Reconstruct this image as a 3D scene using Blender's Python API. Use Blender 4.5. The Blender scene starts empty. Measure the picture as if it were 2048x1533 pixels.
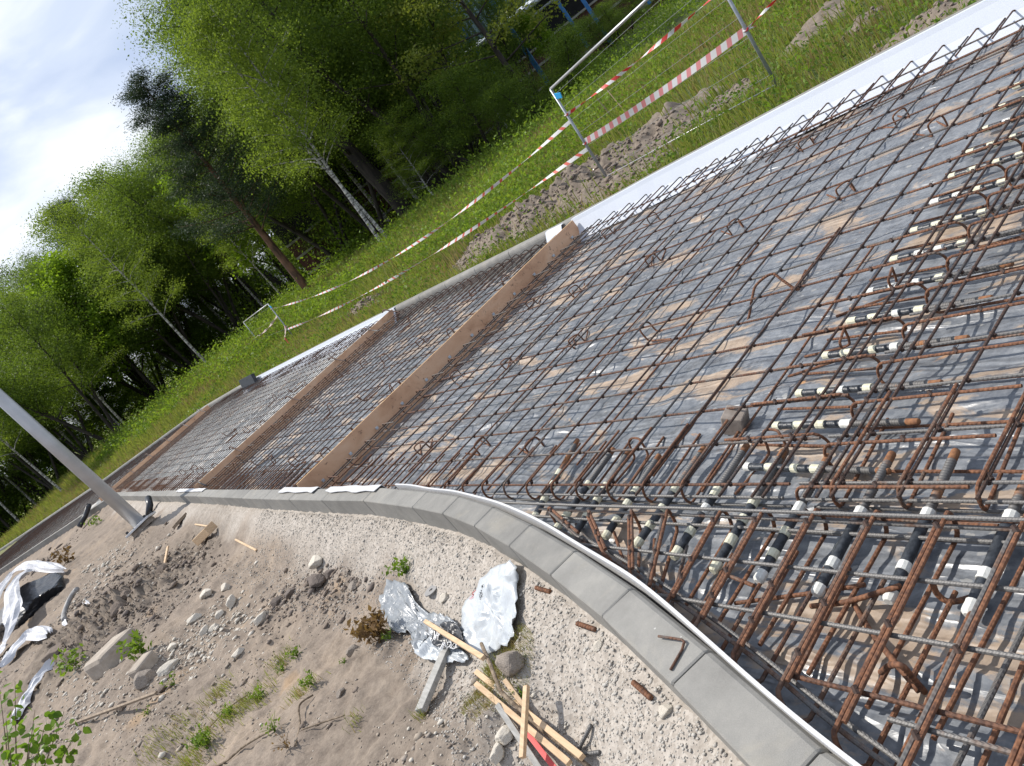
import bpy, bmesh, math, random
import numpy as np
from mathutils import Vector, Matrix, noise, Quaternion
random.seed(7); rng = np.random.default_rng(7)
SC = bpy.context.scene; COL = SC.collection; R = math.radians
# ------------------------------------------------------------------ frame: x across the slab, y along it, z = 0 on the kerb tops (metres)
RX = np.array([0.61739387, 0.64783994, -0.44623784]); RY = np.array([-0.50495364, -0.10859584, -0.85628778]); RZ = np.array([-0.603197, 0.75399625, 0.26008273])
CAMH = 1.5; F = 1640.0
UP = Vector((0.05713, 0, 0.99837)); LEAN = math.atan2(0.05713, 0.99837)
def ray(px, py):
    v = np.array([px - 1024.0, 766.5 - py, -F]); return np.array([RX @ v, RY @ v, RZ @ v])
def gp(px, py, z=0.0):
    d = ray(px, py); t = (z - CAMH) / d[2]; return Vector((d[0] * t, d[1] * t, z))
def dp(px, py, depth):
    d = ray(px, py) * (depth / F); return Vector((d[0], d[1], d[2] + CAMH))
def lerp(a, b, t): return a + (b - a) * t
def sstep(a, b, x):
    t = min(1, max(0, (x - a) / (b - a))); return t * t * (3 - 2 * t)
def nz(x, y, z=0.0): return noise.noise(Vector((x, y, z)))
# ------------------------------------------------------------------ object helpers
def tag(o, label, cat, group=None, kind=None):
    if label: o['label'] = label
    if cat: o['category'] = cat
    if group: o['group'] = group
    if kind: o['kind'] = kind
    return o
def link(name, me, mat=None, parent=None, loc=None):
    o = bpy.data.objects.new(name, me); COL.objects.link(o)
    if mat is not None:
        for m in (mat if isinstance(mat, (list, tuple)) else [mat]): me.materials.append(m)
    if parent: o.parent = parent
    if loc is not None: o.location = loc
    return o
def mesh(name, V, Fc, mat=None, parent=None, uv=None, smooth=False, loc=None, mi=None):
    me = bpy.data.meshes.new(name); me.from_pydata([tuple(v) for v in V], [], [tuple(f) for f in Fc])
    if uv is not None:
        l = me.uv_layers.new(name='UVMap'); idx = np.empty(len(me.loops), dtype=np.int32); me.loops.foreach_get('vertex_index', idx)
        l.data.foreach_set('uv', np.asarray(uv, dtype=np.float32)[idx].ravel())
    if smooth: me.polygons.foreach_set('use_smooth', [True] * len(me.polygons))
    if mi is not None: me.polygons.foreach_set('material_index', mi)
    me.update(); return link(name, me, mat, parent, loc)
def npmesh(name, V, tris, mat, parent=None, smooth=False, mi=None, nv=3, uv=None):
    me = bpy.data.meshes.new(name); V = np.asarray(V, dtype=np.float32); T = np.asarray(tris, dtype=np.int32)
    me.vertices.add(len(V)); me.vertices.foreach_set('co', V.ravel())
    me.loops.add(T.size); me.loops.foreach_set('vertex_index', T.ravel())
    me.polygons.add(len(T)); me.polygons.foreach_set('loop_start', np.arange(0, T.size, nv, dtype=np.int32)); me.polygons.foreach_set('loop_total', np.full(len(T), nv, dtype=np.int32))
    if smooth: me.polygons.foreach_set('use_smooth', np.ones(len(T), dtype=bool))
    if mi is not None: me.polygons.foreach_set('material_index', np.asarray(mi, dtype=np.int32))
    if uv is not None:
        l = me.uv_layers.new(name='UVMap'); l.data.foreach_set('uv', np.asarray(uv, dtype=np.float32)[T.ravel()].ravel())
    me.update(calc_edges=True); return link(name, me, mat, parent)
def empty(name, loc=(0, 0, 0), rot=None):
    o = bpy.data.objects.new(name, None); COL.objects.link(o); o.location = loc; o.empty_display_size = .1
    if rot is not None: o.rotation_euler = rot
    return o
def dup(root, label=None, group=None):
    r = root.copy(); COL.objects.link(r)
    if label: r['label'] = label
    if group: r['group'] = group
    for ch in root.children:
        c = ch.copy(); COL.objects.link(c); c.parent = r
        for g in ch.children:
            d = g.copy(); COL.objects.link(d); d.parent = c
    return r
class MB:
    def __init__(s): s.V = []; s.F = []; s.U = []; s.M = []
    def add(s, V, Fc, U=None, m=0):
        b = len(s.V); s.V += [Vector(v) for v in V]; s.F += [tuple(i + b for i in f) for f in Fc]
        s.U += (list(U) if U is not None else [(0, 0)] * len(V)); s.M += [m] * len(Fc)
    def tube(s, P, r, n=8, m=0, cap=True, u0=0.0):
        P = [Vector(p) for p in P]; rs = r if isinstance(r, (list, tuple)) else [r] * len(P)
        V = []; U = []; Fc = []; u = u0; T = (P[1] - P[0]).normalized(); a = T.orthogonal().normalized()
        for i, p in enumerate(P):
            t = (P[min(i + 1, len(P) - 1)] - P[max(i - 1, 0)])
            t = t.normalized() if t.length > 1e-9 else T
            a = (a - t * a.dot(t)).normalized(); b = t.cross(a)
            if i: u += (p - P[i - 1]).length
            for k in range(n):
                an = 2 * math.pi * k / n; V.append(p + (a * math.cos(an) + b * math.sin(an)) * rs[i]); U.append((u, k / n))
        for i in range(len(P) - 1):
            for k in range(n):
                k2 = (k + 1) % n; Fc.append((i * n + k, i * n + k2, (i + 1) * n + k2, (i + 1) * n + k))
        if cap: Fc.append(tuple(range(n - 1, -1, -1))); Fc.append(tuple((len(P) - 1) * n + k for k in range(n)))
        s.add(V, Fc, U, m)
    def box(s, c, sz, M=None, m=0, bev=0.0):
        hx, hy, hz = sz[0] / 2, sz[1] / 2, sz[2] / 2
        if bev <= 0:
            V = [Vector((x, y, z)) for z in (-hz, hz) for y in (-hy, hy) for x in (-hx, hx)]
            Fc = [(0, 2, 3, 1), (4, 5, 7, 6), (0, 1, 5, 4), (2, 6, 7, 3), (0, 4, 6, 2), (1, 3, 7, 5)]
        else:
            bm = bmesh.new(); bmesh.ops.create_cube(bm, size=1)
            for v in bm.verts: v.co = Vector((v.co.x * sz[0], v.co.y * sz[1], v.co.z * sz[2]))
            bmesh.ops.bevel(bm, geom=list(bm.edges), offset=bev, segments=2, affect='EDGES', profile=.5)
            bm.verts.index_update(); V = [v.co.copy() for v in bm.verts]; Fc = [tuple(v.index for v in f.verts) for f in bm.faces]; bm.free()
        if M is not None: V = [M @ v for v in V]
        c = Vector(c); s.add([v + c for v in V], Fc, None, m)
    def build(s, name, mat, parent=None, smooth=False, loc=None): return mesh(name, s.V, s.F, mat, parent, s.U, smooth, loc, s.M)
def obox(a, b, w, h, up=Vector((0, 0, 1)), bev=0.003, mb=None, m=0, roll=0):      # a bar of rectangular section from a to b
    a = Vector(a); b = Vector(b); t = (b - a).normalized(); sd = t.cross(up).normalized(); u = sd.cross(t)
    if roll: q = Quaternion(t, roll); sd = q @ sd; u = q @ u
    M = Matrix((sd, t, u)).transposed(); mb = mb or MB(); mb.box((a + b) / 2, (w, (b - a).length, h), M, m, bev); return mb
# ------------------------------------------------------------------ materials
def newmat(name):
    m = bpy.data.materials.new(name); m.use_nodes = True; nt = m.node_tree; b = nt.nodes['Principled BSDF']; return m, nt, b
def nd(nt, typ, **kw):
    n = nt.nodes.new(typ)
    for k, v in kw.items():
        if k in n.inputs: n.inputs[k].default_value = v
        else: setattr(n, k, v)
    return n
def ramp(nt, fac, stops, interp='LINEAR'):
    r = nt.nodes.new('ShaderNodeValToRGB'); r.color_ramp.interpolation = interp
    while len(r.color_ramp.elements) < len(stops): r.color_ramp.elements.new(.5)
    for e, (p, c) in zip(r.color_ramp.elements, stops): e.position = p; e.color = (*c, 1) if len(c) == 3 else c
    nt.links.new(fac, r.inputs[0]); return r.outputs[0]
def mixc(nt, fac, a, b, mode='MIX'):
    n = nt.nodes.new('ShaderNodeMix'); n.data_type = 'RGBA'; n.blend_type = mode
    for s, v in ((n.inputs[0], fac), (n.inputs[6], a), (n.inputs[7], b)):
        if hasattr(v, 'is_linked') or isinstance(v, bpy.types.NodeSocket): nt.links.new(v, s)
        else: s.default_value = (*v, 1) if isinstance(v, tuple) else v
    return n.outputs[2]
def mathn(nt, op, a, b=0.0, clamp=False):
    n = nt.nodes.new('ShaderNodeMath'); n.operation = op; n.use_clamp = clamp
    for s, v in ((n.inputs[0], a), (n.inputs[1], b)):
        if isinstance(v, bpy.types.NodeSocket): nt.links.new(v, s)
        else: s.default_value = v
    return n.outputs[0]
def noi(nt, vec, scale, detail=4, rough=.55, dist=0.0):
    n = nd(nt, 'ShaderNodeTexNoise', Scale=scale, Detail=detail, Roughness=rough, Distortion=dist)
    if vec is not None: nt.links.new(vec, n.inputs['Vector'])
    return n.outputs['Fac']
def pos(nt, scale=(1, 1, 1), rot=(0, 0, 0), obj=False):
    g = nt.nodes.new('ShaderNodeTexCoord').outputs['Object'] if obj else nt.nodes.new('ShaderNodeNewGeometry').outputs['Position']
    m = nt.nodes.new('ShaderNodeMapping'); m.inputs['Scale'].default_value = scale; m.inputs['Rotation'].default_value = rot; nt.links.new(g, m.inputs[0]); return m.outputs[0]
def bump(nt, b, h, strength=.5, dist=.01, prev=None):
    n = nt.nodes.new('ShaderNodeBump'); n.inputs['Strength'].default_value = strength; n.inputs['Distance'].default_value = dist; nt.links.new(h, n.inputs['Height'])
    if prev is not None: nt.links.new(prev, n.inputs['Normal'])
    if b is not None: nt.links.new(n.outputs[0], b.inputs['Normal'])
    return n.outputs[0]
def setb(b, **kw):
    for k, v in kw.items():
        k = k.replace('_', ' '); b.inputs[k].default_value = (*v, 1) if isinstance(v, tuple) else v
def simple(name, c1, c2, scale=20, rough=.7, bs=.3, bd=.003, obj=True, stretch=(1, 1, 1), metal=0.0, spec=.5):
    m, nt, b = newmat(name); p = pos(nt, stretch, obj=obj); f = noi(nt, p, scale, 6, .6)
    nt.links.new(ramp(nt, f, [(.3, c1), (.7, c2)]), b.inputs['Base Color']); setb(b, Roughness=rough, Metallic=metal); b.inputs['Specular IOR Level'].default_value = spec
    if bs: bump(nt, b, f, bs, bd)
    return m
def rebar_mat(name, rustlo, rusthi, steel, bias, ribs=True, pitch=.008, rdist=.0012):
    m, nt, b = newmat(name); p = pos(nt); n1 = noi(nt, p, 9, 5, .6); n2 = noi(nt, p, 60, 4, .6)
    oi = nt.nodes.new('ShaderNodeObjectInfo').outputs['Random']
    rust = mixc(nt, ramp(nt, n2, [(.35, (0, 0, 0)), (.65, (1, 1, 1))]), rustlo, rusthi)
    f = mathn(nt, 'ADD', mathn(nt, 'MULTIPLY', n1, .9), mathn(nt, 'MULTIPLY', oi, .42))
    fac = ramp(nt, f, [(bias, (0, 0, 0)), (bias + .14, (1, 1, 1))])
    nt.links.new(mixc(nt, fac, steel, rust), b.inputs['Base Color'])
    nt.links.new(ramp(nt, fac, [(0, (.55,) * 3), (1, (.8,) * 3)]), b.inputs['Roughness']); nt.links.new(ramp(nt, fac, [(0, (.25,) * 3), (1, (0,) * 3)]), b.inputs['Metallic'])
    if ribs:
        uv = nt.nodes.new('ShaderNodeUVMap').outputs[0]; mp = nt.nodes.new('ShaderNodeMapping'); mp.inputs['Scale'].default_value = (1 / pitch, 2, 1); nt.links.new(uv, mp.inputs[0])
        w = nd(nt, 'ShaderNodeTexWave', Scale=.159 * 2, Distortion=0.0); w.wave_profile = 'SIN'; w.bands_direction = 'DIAGONAL'; nt.links.new(mp.outputs[0], w.inputs['Vector'])
        pv = bump(nt, None, w.outputs['Fac'], 1.0, rdist); bump(nt, b, n2, .35, .001, pv)
    return m
M = {}
M['rebar'] = rebar_mat('rusty_rebar', (.045, .022, .015), (.155, .070, .038), (.10, .088, .08), .56)
M['rebar_new'] = rebar_mat('grey_rebar', (.085, .045, .03), (.18, .105, .068), (.135, .13, .125), .74)
M['rebar_hook'] = rebar_mat('orange_rebar', (.075, .032, .018), (.22, .095, .045), (.13, .10, .08), .36)
M['rebar_dark'] = rebar_mat('backlit_rebar', (.028, .017, .013), (.085, .045, .03), (.075, .07, .068), .50)  # darker rebar copy, backlit shade of the crosswise bars put into its colour
M['rebar_tip'] = simple('rusty_cut_end', (.14, .06, .03), (.30, .14, .06), 60, .85, .4)
M['rebar_far'] = rebar_mat('dark_rebar', (.035, .02, .015), (.11, .055, .035), (.09, .085, .08), .48, ribs=False)
M['dowel'] = rebar_mat('thick_ribbed_steel', (.20, .08, .03), (.36, .16, .06), (.13, .125, .12), .84, ribs=False)
M['knot'] = simple('tie_wire', (.02, .012, .01), (.06, .03, .02), 80, .8, 0)
def mk_sleeve():
    m, nt, b = newmat('black_sleeve'); p = pos(nt); n = noi(nt, p, 50, 3)
    nt.links.new(ramp(nt, n, [(.3, (.010, .013, .018)), (.75, (.055, .062, .072))]), b.inputs['Base Color']); setb(b, Roughness=.42); bump(nt, b, n, .8, .004); return m
M['sleeve'] = mk_sleeve()
M['masking'] = simple('cream_masking_tape', (.52, .50, .36), (.68, .67, .54), 60, .7, .6, .002)
M['masking_white'] = simple('white_masking_tape', (.55, .55, .51), (.72, .72, .68), 60, .7, .6, .002)
def mk_kerb():
    m, nt, b = newmat('kerb_concrete'); p = pos(nt); oi = nt.nodes.new('ShaderNodeObjectInfo').outputs['Random']
    base = ramp(nt, noi(nt, p, 5, 7, .7), [(.3, (.15, .146, .135)), (.5, (.205, .20, .185)), (.7, (.265, .255, .232))])
    fine = noi(nt, p, 420, 3, .6); base = mixc(nt, .25, base, ramp(nt, fine, [(.3, (.12, .12, .11)), (.7, (.48, .46, .43))]))
    hv = nt.nodes.new('ShaderNodeHueSaturation'); nt.links.new(base, hv.inputs['Color']); nt.links.new(mathn(nt, 'ADD', mathn(nt, 'MULTIPLY', oi, .18), .9), hv.inputs['Value'])
    v = nd(nt, 'ShaderNodeTexVoronoi', Scale=21.0); nt.links.new(pos(nt, (1, 1, 1)), v.inputs['Vector'])
    sp = mathn(nt, 'LESS_THAN', mathn(nt, 'ADD', v.outputs['Distance'], mathn(nt, 'MULTIPLY', noi(nt, p, 90, 3), .25)), .19)
    sp = mathn(nt, 'MULTIPLY', sp, ramp(nt, noi(nt, p, 4, 2), [(.5, (0, 0, 0)), (.6, (.75, .75, .75))]))
    st = ramp(nt, noi(nt, pos(nt, (1, 1, 1)), 2.3, 5, .7, .6), [(.56, (0, 0, 0)), (.72, (.5, .5, .5))])
    c = mixc(nt, sp, hv.outputs[0], (.55, .54, .51)); c = mixc(nt, st, c, (.36, .33, .27))
    nt.links.new(c, b.inputs['Base Color']); setb(b, Roughness=.85); b.inputs['Specular IOR Level'].default_value = .25
    bump(nt, b, fine, .5, .002); return m
M['kerb'] = mk_kerb()
M['foam'] = simple('white_foam_sheet', (.50, .54, .61), (.62, .655, .71), 240, .65, .35, .002, obj=False)
M['foam_edge'] = simple('foam_edge_strip', (.42, .42, .43), (.64, .64, .64), 300, .7, .8, .002, obj=False)
def mk_ply():
    m, nt, b = newmat('film_faced_plywood'); p = pos(nt, (.6, 1, 1)); n1 = noi(nt, p, 3.5, 6, .65, .5)
    c = ramp(nt, n1, [(.28, (.44, .235, .13)), (.5, (.62, .37, .22)), (.75, (.70, .47, .31))])
    v = noi(nt, pos(nt, (1.5, 1, 1)), 14, 5, .7, 1.0); c = mixc(nt, ramp(nt, v, [(.60, (0, 0, 0)), (.68, (.8, .8, .8))]), c, (.06, .03, .02))
    v2 = noi(nt, pos(nt, (.4, 1, 6)), 26, 4, .6); c = mixc(nt, ramp(nt, v2, [(.62, (0, 0, 0)), (.7, (.5, .5, .5))]), c, (.50, .32, .2))
    nt.links.new(c, b.inputs['Base Color']); setb(b, Roughness=.5); bump(nt, b, n1, .3, .004); return m
M['ply'] = mk_ply(); M['ply_edge'] = simple('plywood_edge', (.45, .27, .13), (.62, .42, .22), 40, .8, .3)
def mk_sheet():
    m, nt, b = newmat('polythene_sheet'); p = pos(nt)
    ps = pos(nt, (2.1, .55, 1), (0, 0, R(-6)))
    n1 = noi(nt, ps, 2.2, 6, .62, .8); n2 = noi(nt, ps, 7, 6, .6, .5); n3 = noi(nt, p, 26, 5, .7)
    base = ramp(nt, n2, [(.30, (.062, .070, .085)), (.46, (.125, .137, .155)), (.58, (.175, .188, .205)), (.72, (.265, .28, .295))])
    base = mixc(nt, .35, base, ramp(nt, n3, [(.32, (.05, .055, .065)), (.68, (.31, .32, .33))]))
    v0 = nd(nt, 'ShaderNodeTexVoronoi', Scale=17.0, Randomness=1.0); nt.links.new(pos(nt, (1, .6, 1)), v0.inputs['Vector']); scuff = mathn(nt, 'LESS_THAN', mathn(nt, 'ADD', v0.outputs['Distance'], mathn(nt, 'MULTIPLY', n3, .55)), .42)
    base = mixc(nt, mathn(nt, 'MULTIPLY', scuff, .5), base, (.40, .39, .36))
    # sand and mud lying on and showing through the film
    x = nt.nodes.new('ShaderNodeSeparateXYZ'); nt.links.new(nt.nodes.new('ShaderNodeNewGeometry').outputs['Position'], x.inputs[0])
    near = mathn(nt, 'MULTIPLY', mathn(nt, 'SUBTRACT', 1.75, x.outputs[0]), .28, True); near = mathn(nt, 'MINIMUM', near, .025)
    s1 = mathn(nt, 'ADD', mathn(nt, 'ADD', n1, near), mathn(nt, 'MULTIPLY', mathn(nt, 'SUBTRACT', n3, .5), .12))
    sm = ramp(nt, s1, [(.545, (0, 0, 0)), (.60, (.8, .8, .8))])
    sand = ramp(nt, noi(nt, p, 12, 5, .7), [(.3, (.24, .17, .115)), (.55, (.37, .275, .19)), (.75, (.46, .30, .17))])
    c = mixc(nt, sm, base, sand)
    rs = noi(nt, p, 3.1, 5, .7, .6); c = mixc(nt, ramp(nt, rs, [(.66, (0, 0, 0)), (.72, (.8, .8, .8))]), c, (.46, .24, .09))
    fy = mathn(nt, 'MULTIPLY', mathn(nt, 'SUBTRACT', x.outputs[1], 12.0), .25, True); fst = ramp(nt, noi(nt, pos(nt, (.25, 1.6, 1)), 1.6, 4, .6), [(.38, (.05, .05, .05)), (.55, (.85, .85, .85))]); c = mixc(nt, mathn(nt, 'MULTIPLY', fy, fst), c, (.52, .53, .52))  # glare on the far sheet painted into its colour as whitish crosswise stripes
    nt.links.new(c, b.inputs['Base Color']); nt.links.new(ramp(nt, mathn(nt, 'ADD', mathn(nt, 'MULTIPLY', sm, .4), mathn(nt, 'MULTIPLY', n3, .5)), [(.15, (.27,) * 3), (.55, (.55,) * 3)]), b.inputs['Roughness'])
    b.inputs['Specular IOR Level'].default_value = .6
    cr = noi(nt, pos(nt, (3.4, .7, 1), (0, 0, R(-8))), 2.2, 2, .45, 1.2); cr = mathn(nt, 'ABSOLUTE', mathn(nt, 'SUBTRACT', cr, .5)); cr = mathn(nt, 'SUBTRACT', 1.0, mathn(nt, 'MULTIPLY', cr, 5, True))
    cr2 = noi(nt, pos(nt, (2, 1, 1), (0, 0, R(25))), 11, 2, .5, .8); cr2 = mathn(nt, 'ABSOLUTE', mathn(nt, 'SUBTRACT', cr2, .5)); cr2 = mathn(nt, 'SUBTRACT', 1.0, mathn(nt, 'MULTIPLY', cr2, 6, True))
    pv = bump(nt, None, cr, .35, .03); pv = bump(nt, None, cr2, .06, .010, pv); bump(nt, b, n2, .12, .02, pv); return m
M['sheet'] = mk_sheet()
def mk_ground():
    m, nt, b = newmat('ground_soil'); p = pos(nt); g = nt.nodes.new('ShaderNodeAttribute'); g.attribute_name = 'zone'; z = nt.nodes.new('ShaderNodeSeparateColor'); nt.links.new(g.outputs['Color'], z.inputs[0])
    n1 = noi(nt, p, 1.3, 7, .65, .4); n2 = noi(nt, p, 9, 7, .7); n3 = noi(nt, p, 55, 5, .7)
    dirt = ramp(nt, n1, [(.28, (.15, .12, .098)), (.48, (.235, .192, .155)), (.62, (.35, .275, .205)), (.75, (.43, .33, .23))])
    dirt = mixc(nt, .5, dirt, ramp(nt, n2, [(.3, (.12, .095, .078)), (.7, (.36, .30, .24))])); dirt = mixc(nt, .28, dirt, ramp(nt, n3, [(.35, (.07, .055, .045)), (.68, (.36, .30, .245))]))
    orange = ramp(nt, noi(nt, p, 1.9, 3, .5), [(.66, (0, 0, 0)), (.76, (.6, .6, .6))]); dirt = mixc(nt, orange, dirt, (.47, .31, .17))
    v = nd(nt, 'ShaderNodeTexVoronoi', Scale=75.0); nt.links.new(p, v.inputs['Vector']); v2 = nd(nt, 'ShaderNodeTexVoronoi', Scale=33.0); nt.links.new(p, v2.inputs['Vector'])
    hs = nt.nodes.new('ShaderNodeRGBToBW'); nt.links.new(v.outputs['Color'], hs.inputs[0])
    grav = ramp(nt, hs.outputs[0], [(.2, (.27, .245, .215)), (.5, (.35, .32, .285)), (.8, (.44, .41, .37))]); grav = mixc(nt, .35, grav, ramp(nt, n2, [(.3, (.26, .22, .18)), (.7, (.50, .44, .38))]))
    grass = ramp(nt, n2, [(.3, (.03, .045, .015)), (.5, (.065, .09, .025)), (.7, (.12, .12, .05))]); field = ramp(nt, n1, [(.3, (.13, .17, .05)), (.7, (.26, .25, .10))])
    spoil = ramp(nt, n2, [(.3, (.10, .08, .065)), (.65, (.24, .20, .16))])
    c = mixc(nt, z.outputs[0], dirt, grav); c = mixc(nt, z.outputs[1], c, grass); c = mixc(nt, z.outputs[2], c, spoil)
    fa = nt.nodes.new('ShaderNodeAttribute'); fa.attribute_name = 'field'; c = mixc(nt, fa.outputs['Fac'], c, field)
    nt.links.new(c, b.inputs['Base Color']); setb(b, Roughness=.95); b.inputs['Specular IOR Level'].default_value = .15
    pv = bump(nt, None, v2.outputs['Distance'], .25, .006); pv = bump(nt, None, v.outputs['Distance'], .3, .004, pv); bump(nt, b, n3, .4, .006, pv); return m
M['ground'] = mk_ground()
M['stone'] = simple('field_stone', (.17, .14, .115), (.36, .31, .26), 14, .9, .6, .01)
M['stone_pale'] = simple('pale_limestone', (.42, .38, .32), (.62, .57, .49), 18, .9, .5, .006)
M['stone_dark'] = simple('dark_stone', (.09, .07, .06), (.20, .165, .14), 18, .9, .6, .01)
M['clod'] = simple('soil_clod', (.13, .10, .08), (.27, .215, .17), 30, .95, .9, .01)
M['brick'] = simple('concrete_cube', (.20, .165, .14), (.31, .265, .225), 30, .9, .4, .003)
def leafmat(name, c1, c2, tr=.4, rough=.5):
    m, nt, b = newmat(name); g = nt.nodes.new('ShaderNodeNewGeometry'); oi = nt.nodes.new('ShaderNodeObjectInfo').outputs['Random']
    r = g.outputs['Random Per Island']; f = mathn(nt, 'ADD', mathn(nt, 'MULTIPLY', r, .6), mathn(nt, 'MULTIPLY', noi(nt, pos(nt), .7, 3), .4)); f = mathn(nt, 'ADD', f, mathn(nt, 'MULTIPLY', mathn(nt, 'SUBTRACT', oi, .5), .3))
    c = ramp(nt, f, [(.15, c1), (.85, c2)]); nt.links.new(c, b.inputs['Base Color']); setb(b, Roughness=rough); b.inputs['Specular IOR Level'].default_value = .12
    t = nt.nodes.new('ShaderNodeBsdfTranslucent'); nt.links.new(mixc(nt, .5, c, (c2[0] * 1.5, c2[1] * 1.5, c2[2] * .5)), t.inputs[0])
    mx = nt.nodes.new('ShaderNodeMixShader'); mx.inputs[0].default_value = tr; nt.links.new(b.outputs[0], mx.inputs[1]); nt.links.new(t.outputs[0], mx.inputs[2]); nt.links.new(mx.outputs[0], nt.nodes['Material Output'].inputs[0]); return m
M['leaf_birch'] = leafmat('birch_leaf', (.085, .135, .02), (.215, .29, .05), .5)
M['leaf_dark'] = leafmat('alder_leaf', (.05, .088, .016), (.15, .22, .04), .5)
M['leaf_silver'] = leafmat('willow_leaf', (.10, .14, .07), (.22, .28, .15), .5)
M['leaf_lime'] = leafmat('maple_leaf', (.10, .18, .015), (.21, .32, .03), .5)
M['leaf_oak'] = leafmat('oak_leaf', (.09, .13, .02), (.20, .23, .04))
M['needle'] = leafmat('pine_needle', (.025, .045, .028), (.065, .10, .055), .2)
M['grass'] = leafmat('grass_blade', (.10, .13, .025), (.27, .30, .08), .4)
M['grass_dry'] = leafmat('dry_grass', (.16, .12, .05), (.34, .27, .14), .3, .8)
M['weed'] = leafmat('weed_leaf', (.075, .135, .02), (.20, .30, .045), .4)
M['weed_brown'] = leafmat('withered_leaf', (.10, .06, .03), (.25, .16, .08), .3, .8)
M['leaf_near'] = leafmat('young_birch_leaf', (.07, .14, .02), (.17, .28, .035), .45, .4)
def barkmat(name, c1, c2, c3=None, sc=(1, 1, .25), s=6):
    m, nt, b = newmat(name); p = pos(nt, sc, obj=True); f = noi(nt, p, s, 5, .65); c = ramp(nt, f, [(.38, c1), (.6, c2)])
    nt.links.new(c, b.inputs['Base Color']); setb(b, Roughness=.9); bump(nt, b, f, .6, .02); return m
M['bark_birch'] = barkmat('birch_bark', (.035, .03, .028), (.52, .50, .47), sc=(1, 1, 3.2), s=3.4)
M['bark_dark'] = barkmat('alder_bark', (.014, .011, .009), (.05, .04, .032))
M['bark_pine'] = barkmat('pine_bark', (.06, .035, .022), (.20, .105, .06))
M['twig'] = barkmat('dry_twig', (.10, .07, .045), (.26, .2, .14), s=30)
M['pole'] = simple('galvanised_steel', (.40, .40, .40), (.50, .50, .505), 3, .42, .05, .001, metal=.55)
M['plate'] = simple('galvanised_plate', (.5, .5, .5), (.66, .66, .66), 12, .5, .1, .001, metal=.4)
M['fence'] = simple('fence_tube', (.24, .26, .28), (.38, .40, .42), 20, .45, .1, .001, metal=.5)
M['blue_clip'] = simple('blue_plastic', (.02, .30, .62), (.03, .38, .75), 9, .4, 0)
M['black'] = simple('black_plastic', (.008, .009, .012), (.03, .034, .042), 14, .38, .4, .01)
M['film_grey'] = simple('grey_film', (.13, .145, .16), (.34, .36, .38), 9, .28, .9, .02, spec=.7)
M['bag_white'] = simple('white_plastic_bag', (.36, .385, .41), (.52, .55, .57), 11, .32, .5, .012)
M['fleece'] = simple('white_fleece_wrap', (.42, .43, .46), (.60, .60, .62), 8, .6, .6, .02)
M['lath'] = simple('new_pine_lath', (.46, .31, .18), (.64, .47, .30), 5, .75, .3, .002, stretch=(14, 1, 14))
M['oldwood'] = simple('weathered_plank', (.24, .235, .215), (.42, .41, .385), 6, .85, .4, .002, stretch=(9, 1, 9))
M['wood_brown'] = simple('old_timber', (.15, .11, .075), (.32, .25, .18), 6, .85, .5, .004, stretch=(8, 1, 8))
M['slabstone'] = simple('concrete_rubble', (.27, .225, .18), (.44, .385, .32), 8, .9, .6, .01)
M['rubber'] = simple('grey_ring', (.19, .185, .18), (.30, .29, .28), 9, .6, .2)
M['redplastic'] = simple('red_plastic', (.5, .04, .04), (.66, .10, .09), 8, .45, 0)
M['ink_red'] = simple('red_print', (.55, .02, .04), (.62, .03, .05), 8, .6, 0)
M['ink_black'] = simple('black_print', (.03, .03, .035), (.05, .05, .055), 8, .6, 0)
M['ink_white'] = simple('white_print', (.75, .75, .75), (.82, .82, .82), 8, .6, 0)
M['shed_wall'] = simple('oxblood_siding', (.045, .014, .011), (.085, .026, .02), 2, .8, .5, .03, stretch=(6, 6, .2), obj=False)
M['shed_dark'] = simple('dark_opening', (.006, .006, .007), (.014, .013, .013), 2, .9, 0)
M['ledge'] = simple('pale_ledge', (.20, .19, .17), (.32, .30, .27), 3, .8, 0)
M['bluepaint'] = simple('blue_painted_steel', (.02, .13, .36), (.035, .19, .46), 4, .5, 0)
M['pipe'] = simple('silver_pipe', (.42, .44, .46), (.6, .62, .64), 6, .5, .1, metal=.2)
def mk_corr():
    m, nt, b = newmat('corrugated_cladding'); uv = nt.nodes.new('ShaderNodeUVMap').outputs[0]; mp = nt.nodes.new('ShaderNodeMapping'); mp.inputs['Scale'].default_value = (1, 0, 0); nt.links.new(uv, mp.inputs[0])
    w = nd(nt, 'ShaderNodeTexWave', Scale=.159 * 2 * 3.0); nt.links.new(mp.outputs[0], w.inputs['Vector']); nt.links.new(ramp(nt, w.outputs['Fac'], [(.3, (.05, .09, .10)), (.6, (.30, .43, .47))]), b.inputs['Base Color']); setb(b, Roughness=.5); return m
M['corr'] = mk_corr()
def mk_tape(nm, k, th, red):
    m, nt, b = newmat(nm); uv = nt.nodes.new('ShaderNodeUVMap').outputs[0]; s = nt.nodes.new('ShaderNodeSeparateXYZ'); nt.links.new(uv, s.inputs[0])
    f = mathn(nt, 'FRACT', mathn(nt, 'ADD', mathn(nt, 'MULTIPLY', s.outputs[0], k), mathn(nt, 'MULTIPLY', s.outputs[1], .25))); st = mathn(nt, 'GREATER_THAN', f, th)
    nt.links.new(mixc(nt, st, (.74, .73, .72), red), b.inputs['Base Color']); setb(b, Roughness=.45)
    t = nt.nodes.new('ShaderNodeBsdfTranslucent'); nt.links.new(mixc(nt, st, (.75, .75, .75), (.75, .12, .1)), t.inputs[0]); mx = nt.nodes.new('ShaderNodeMixShader'); mx.inputs[0].default_value = .3
    nt.links.new(b.outputs[0], mx.inputs[1]); nt.links.new(t.outputs[0], mx.inputs[2]); nt.links.new(mx.outputs[0], nt.nodes['Material Output'].inputs[0]); return m
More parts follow.
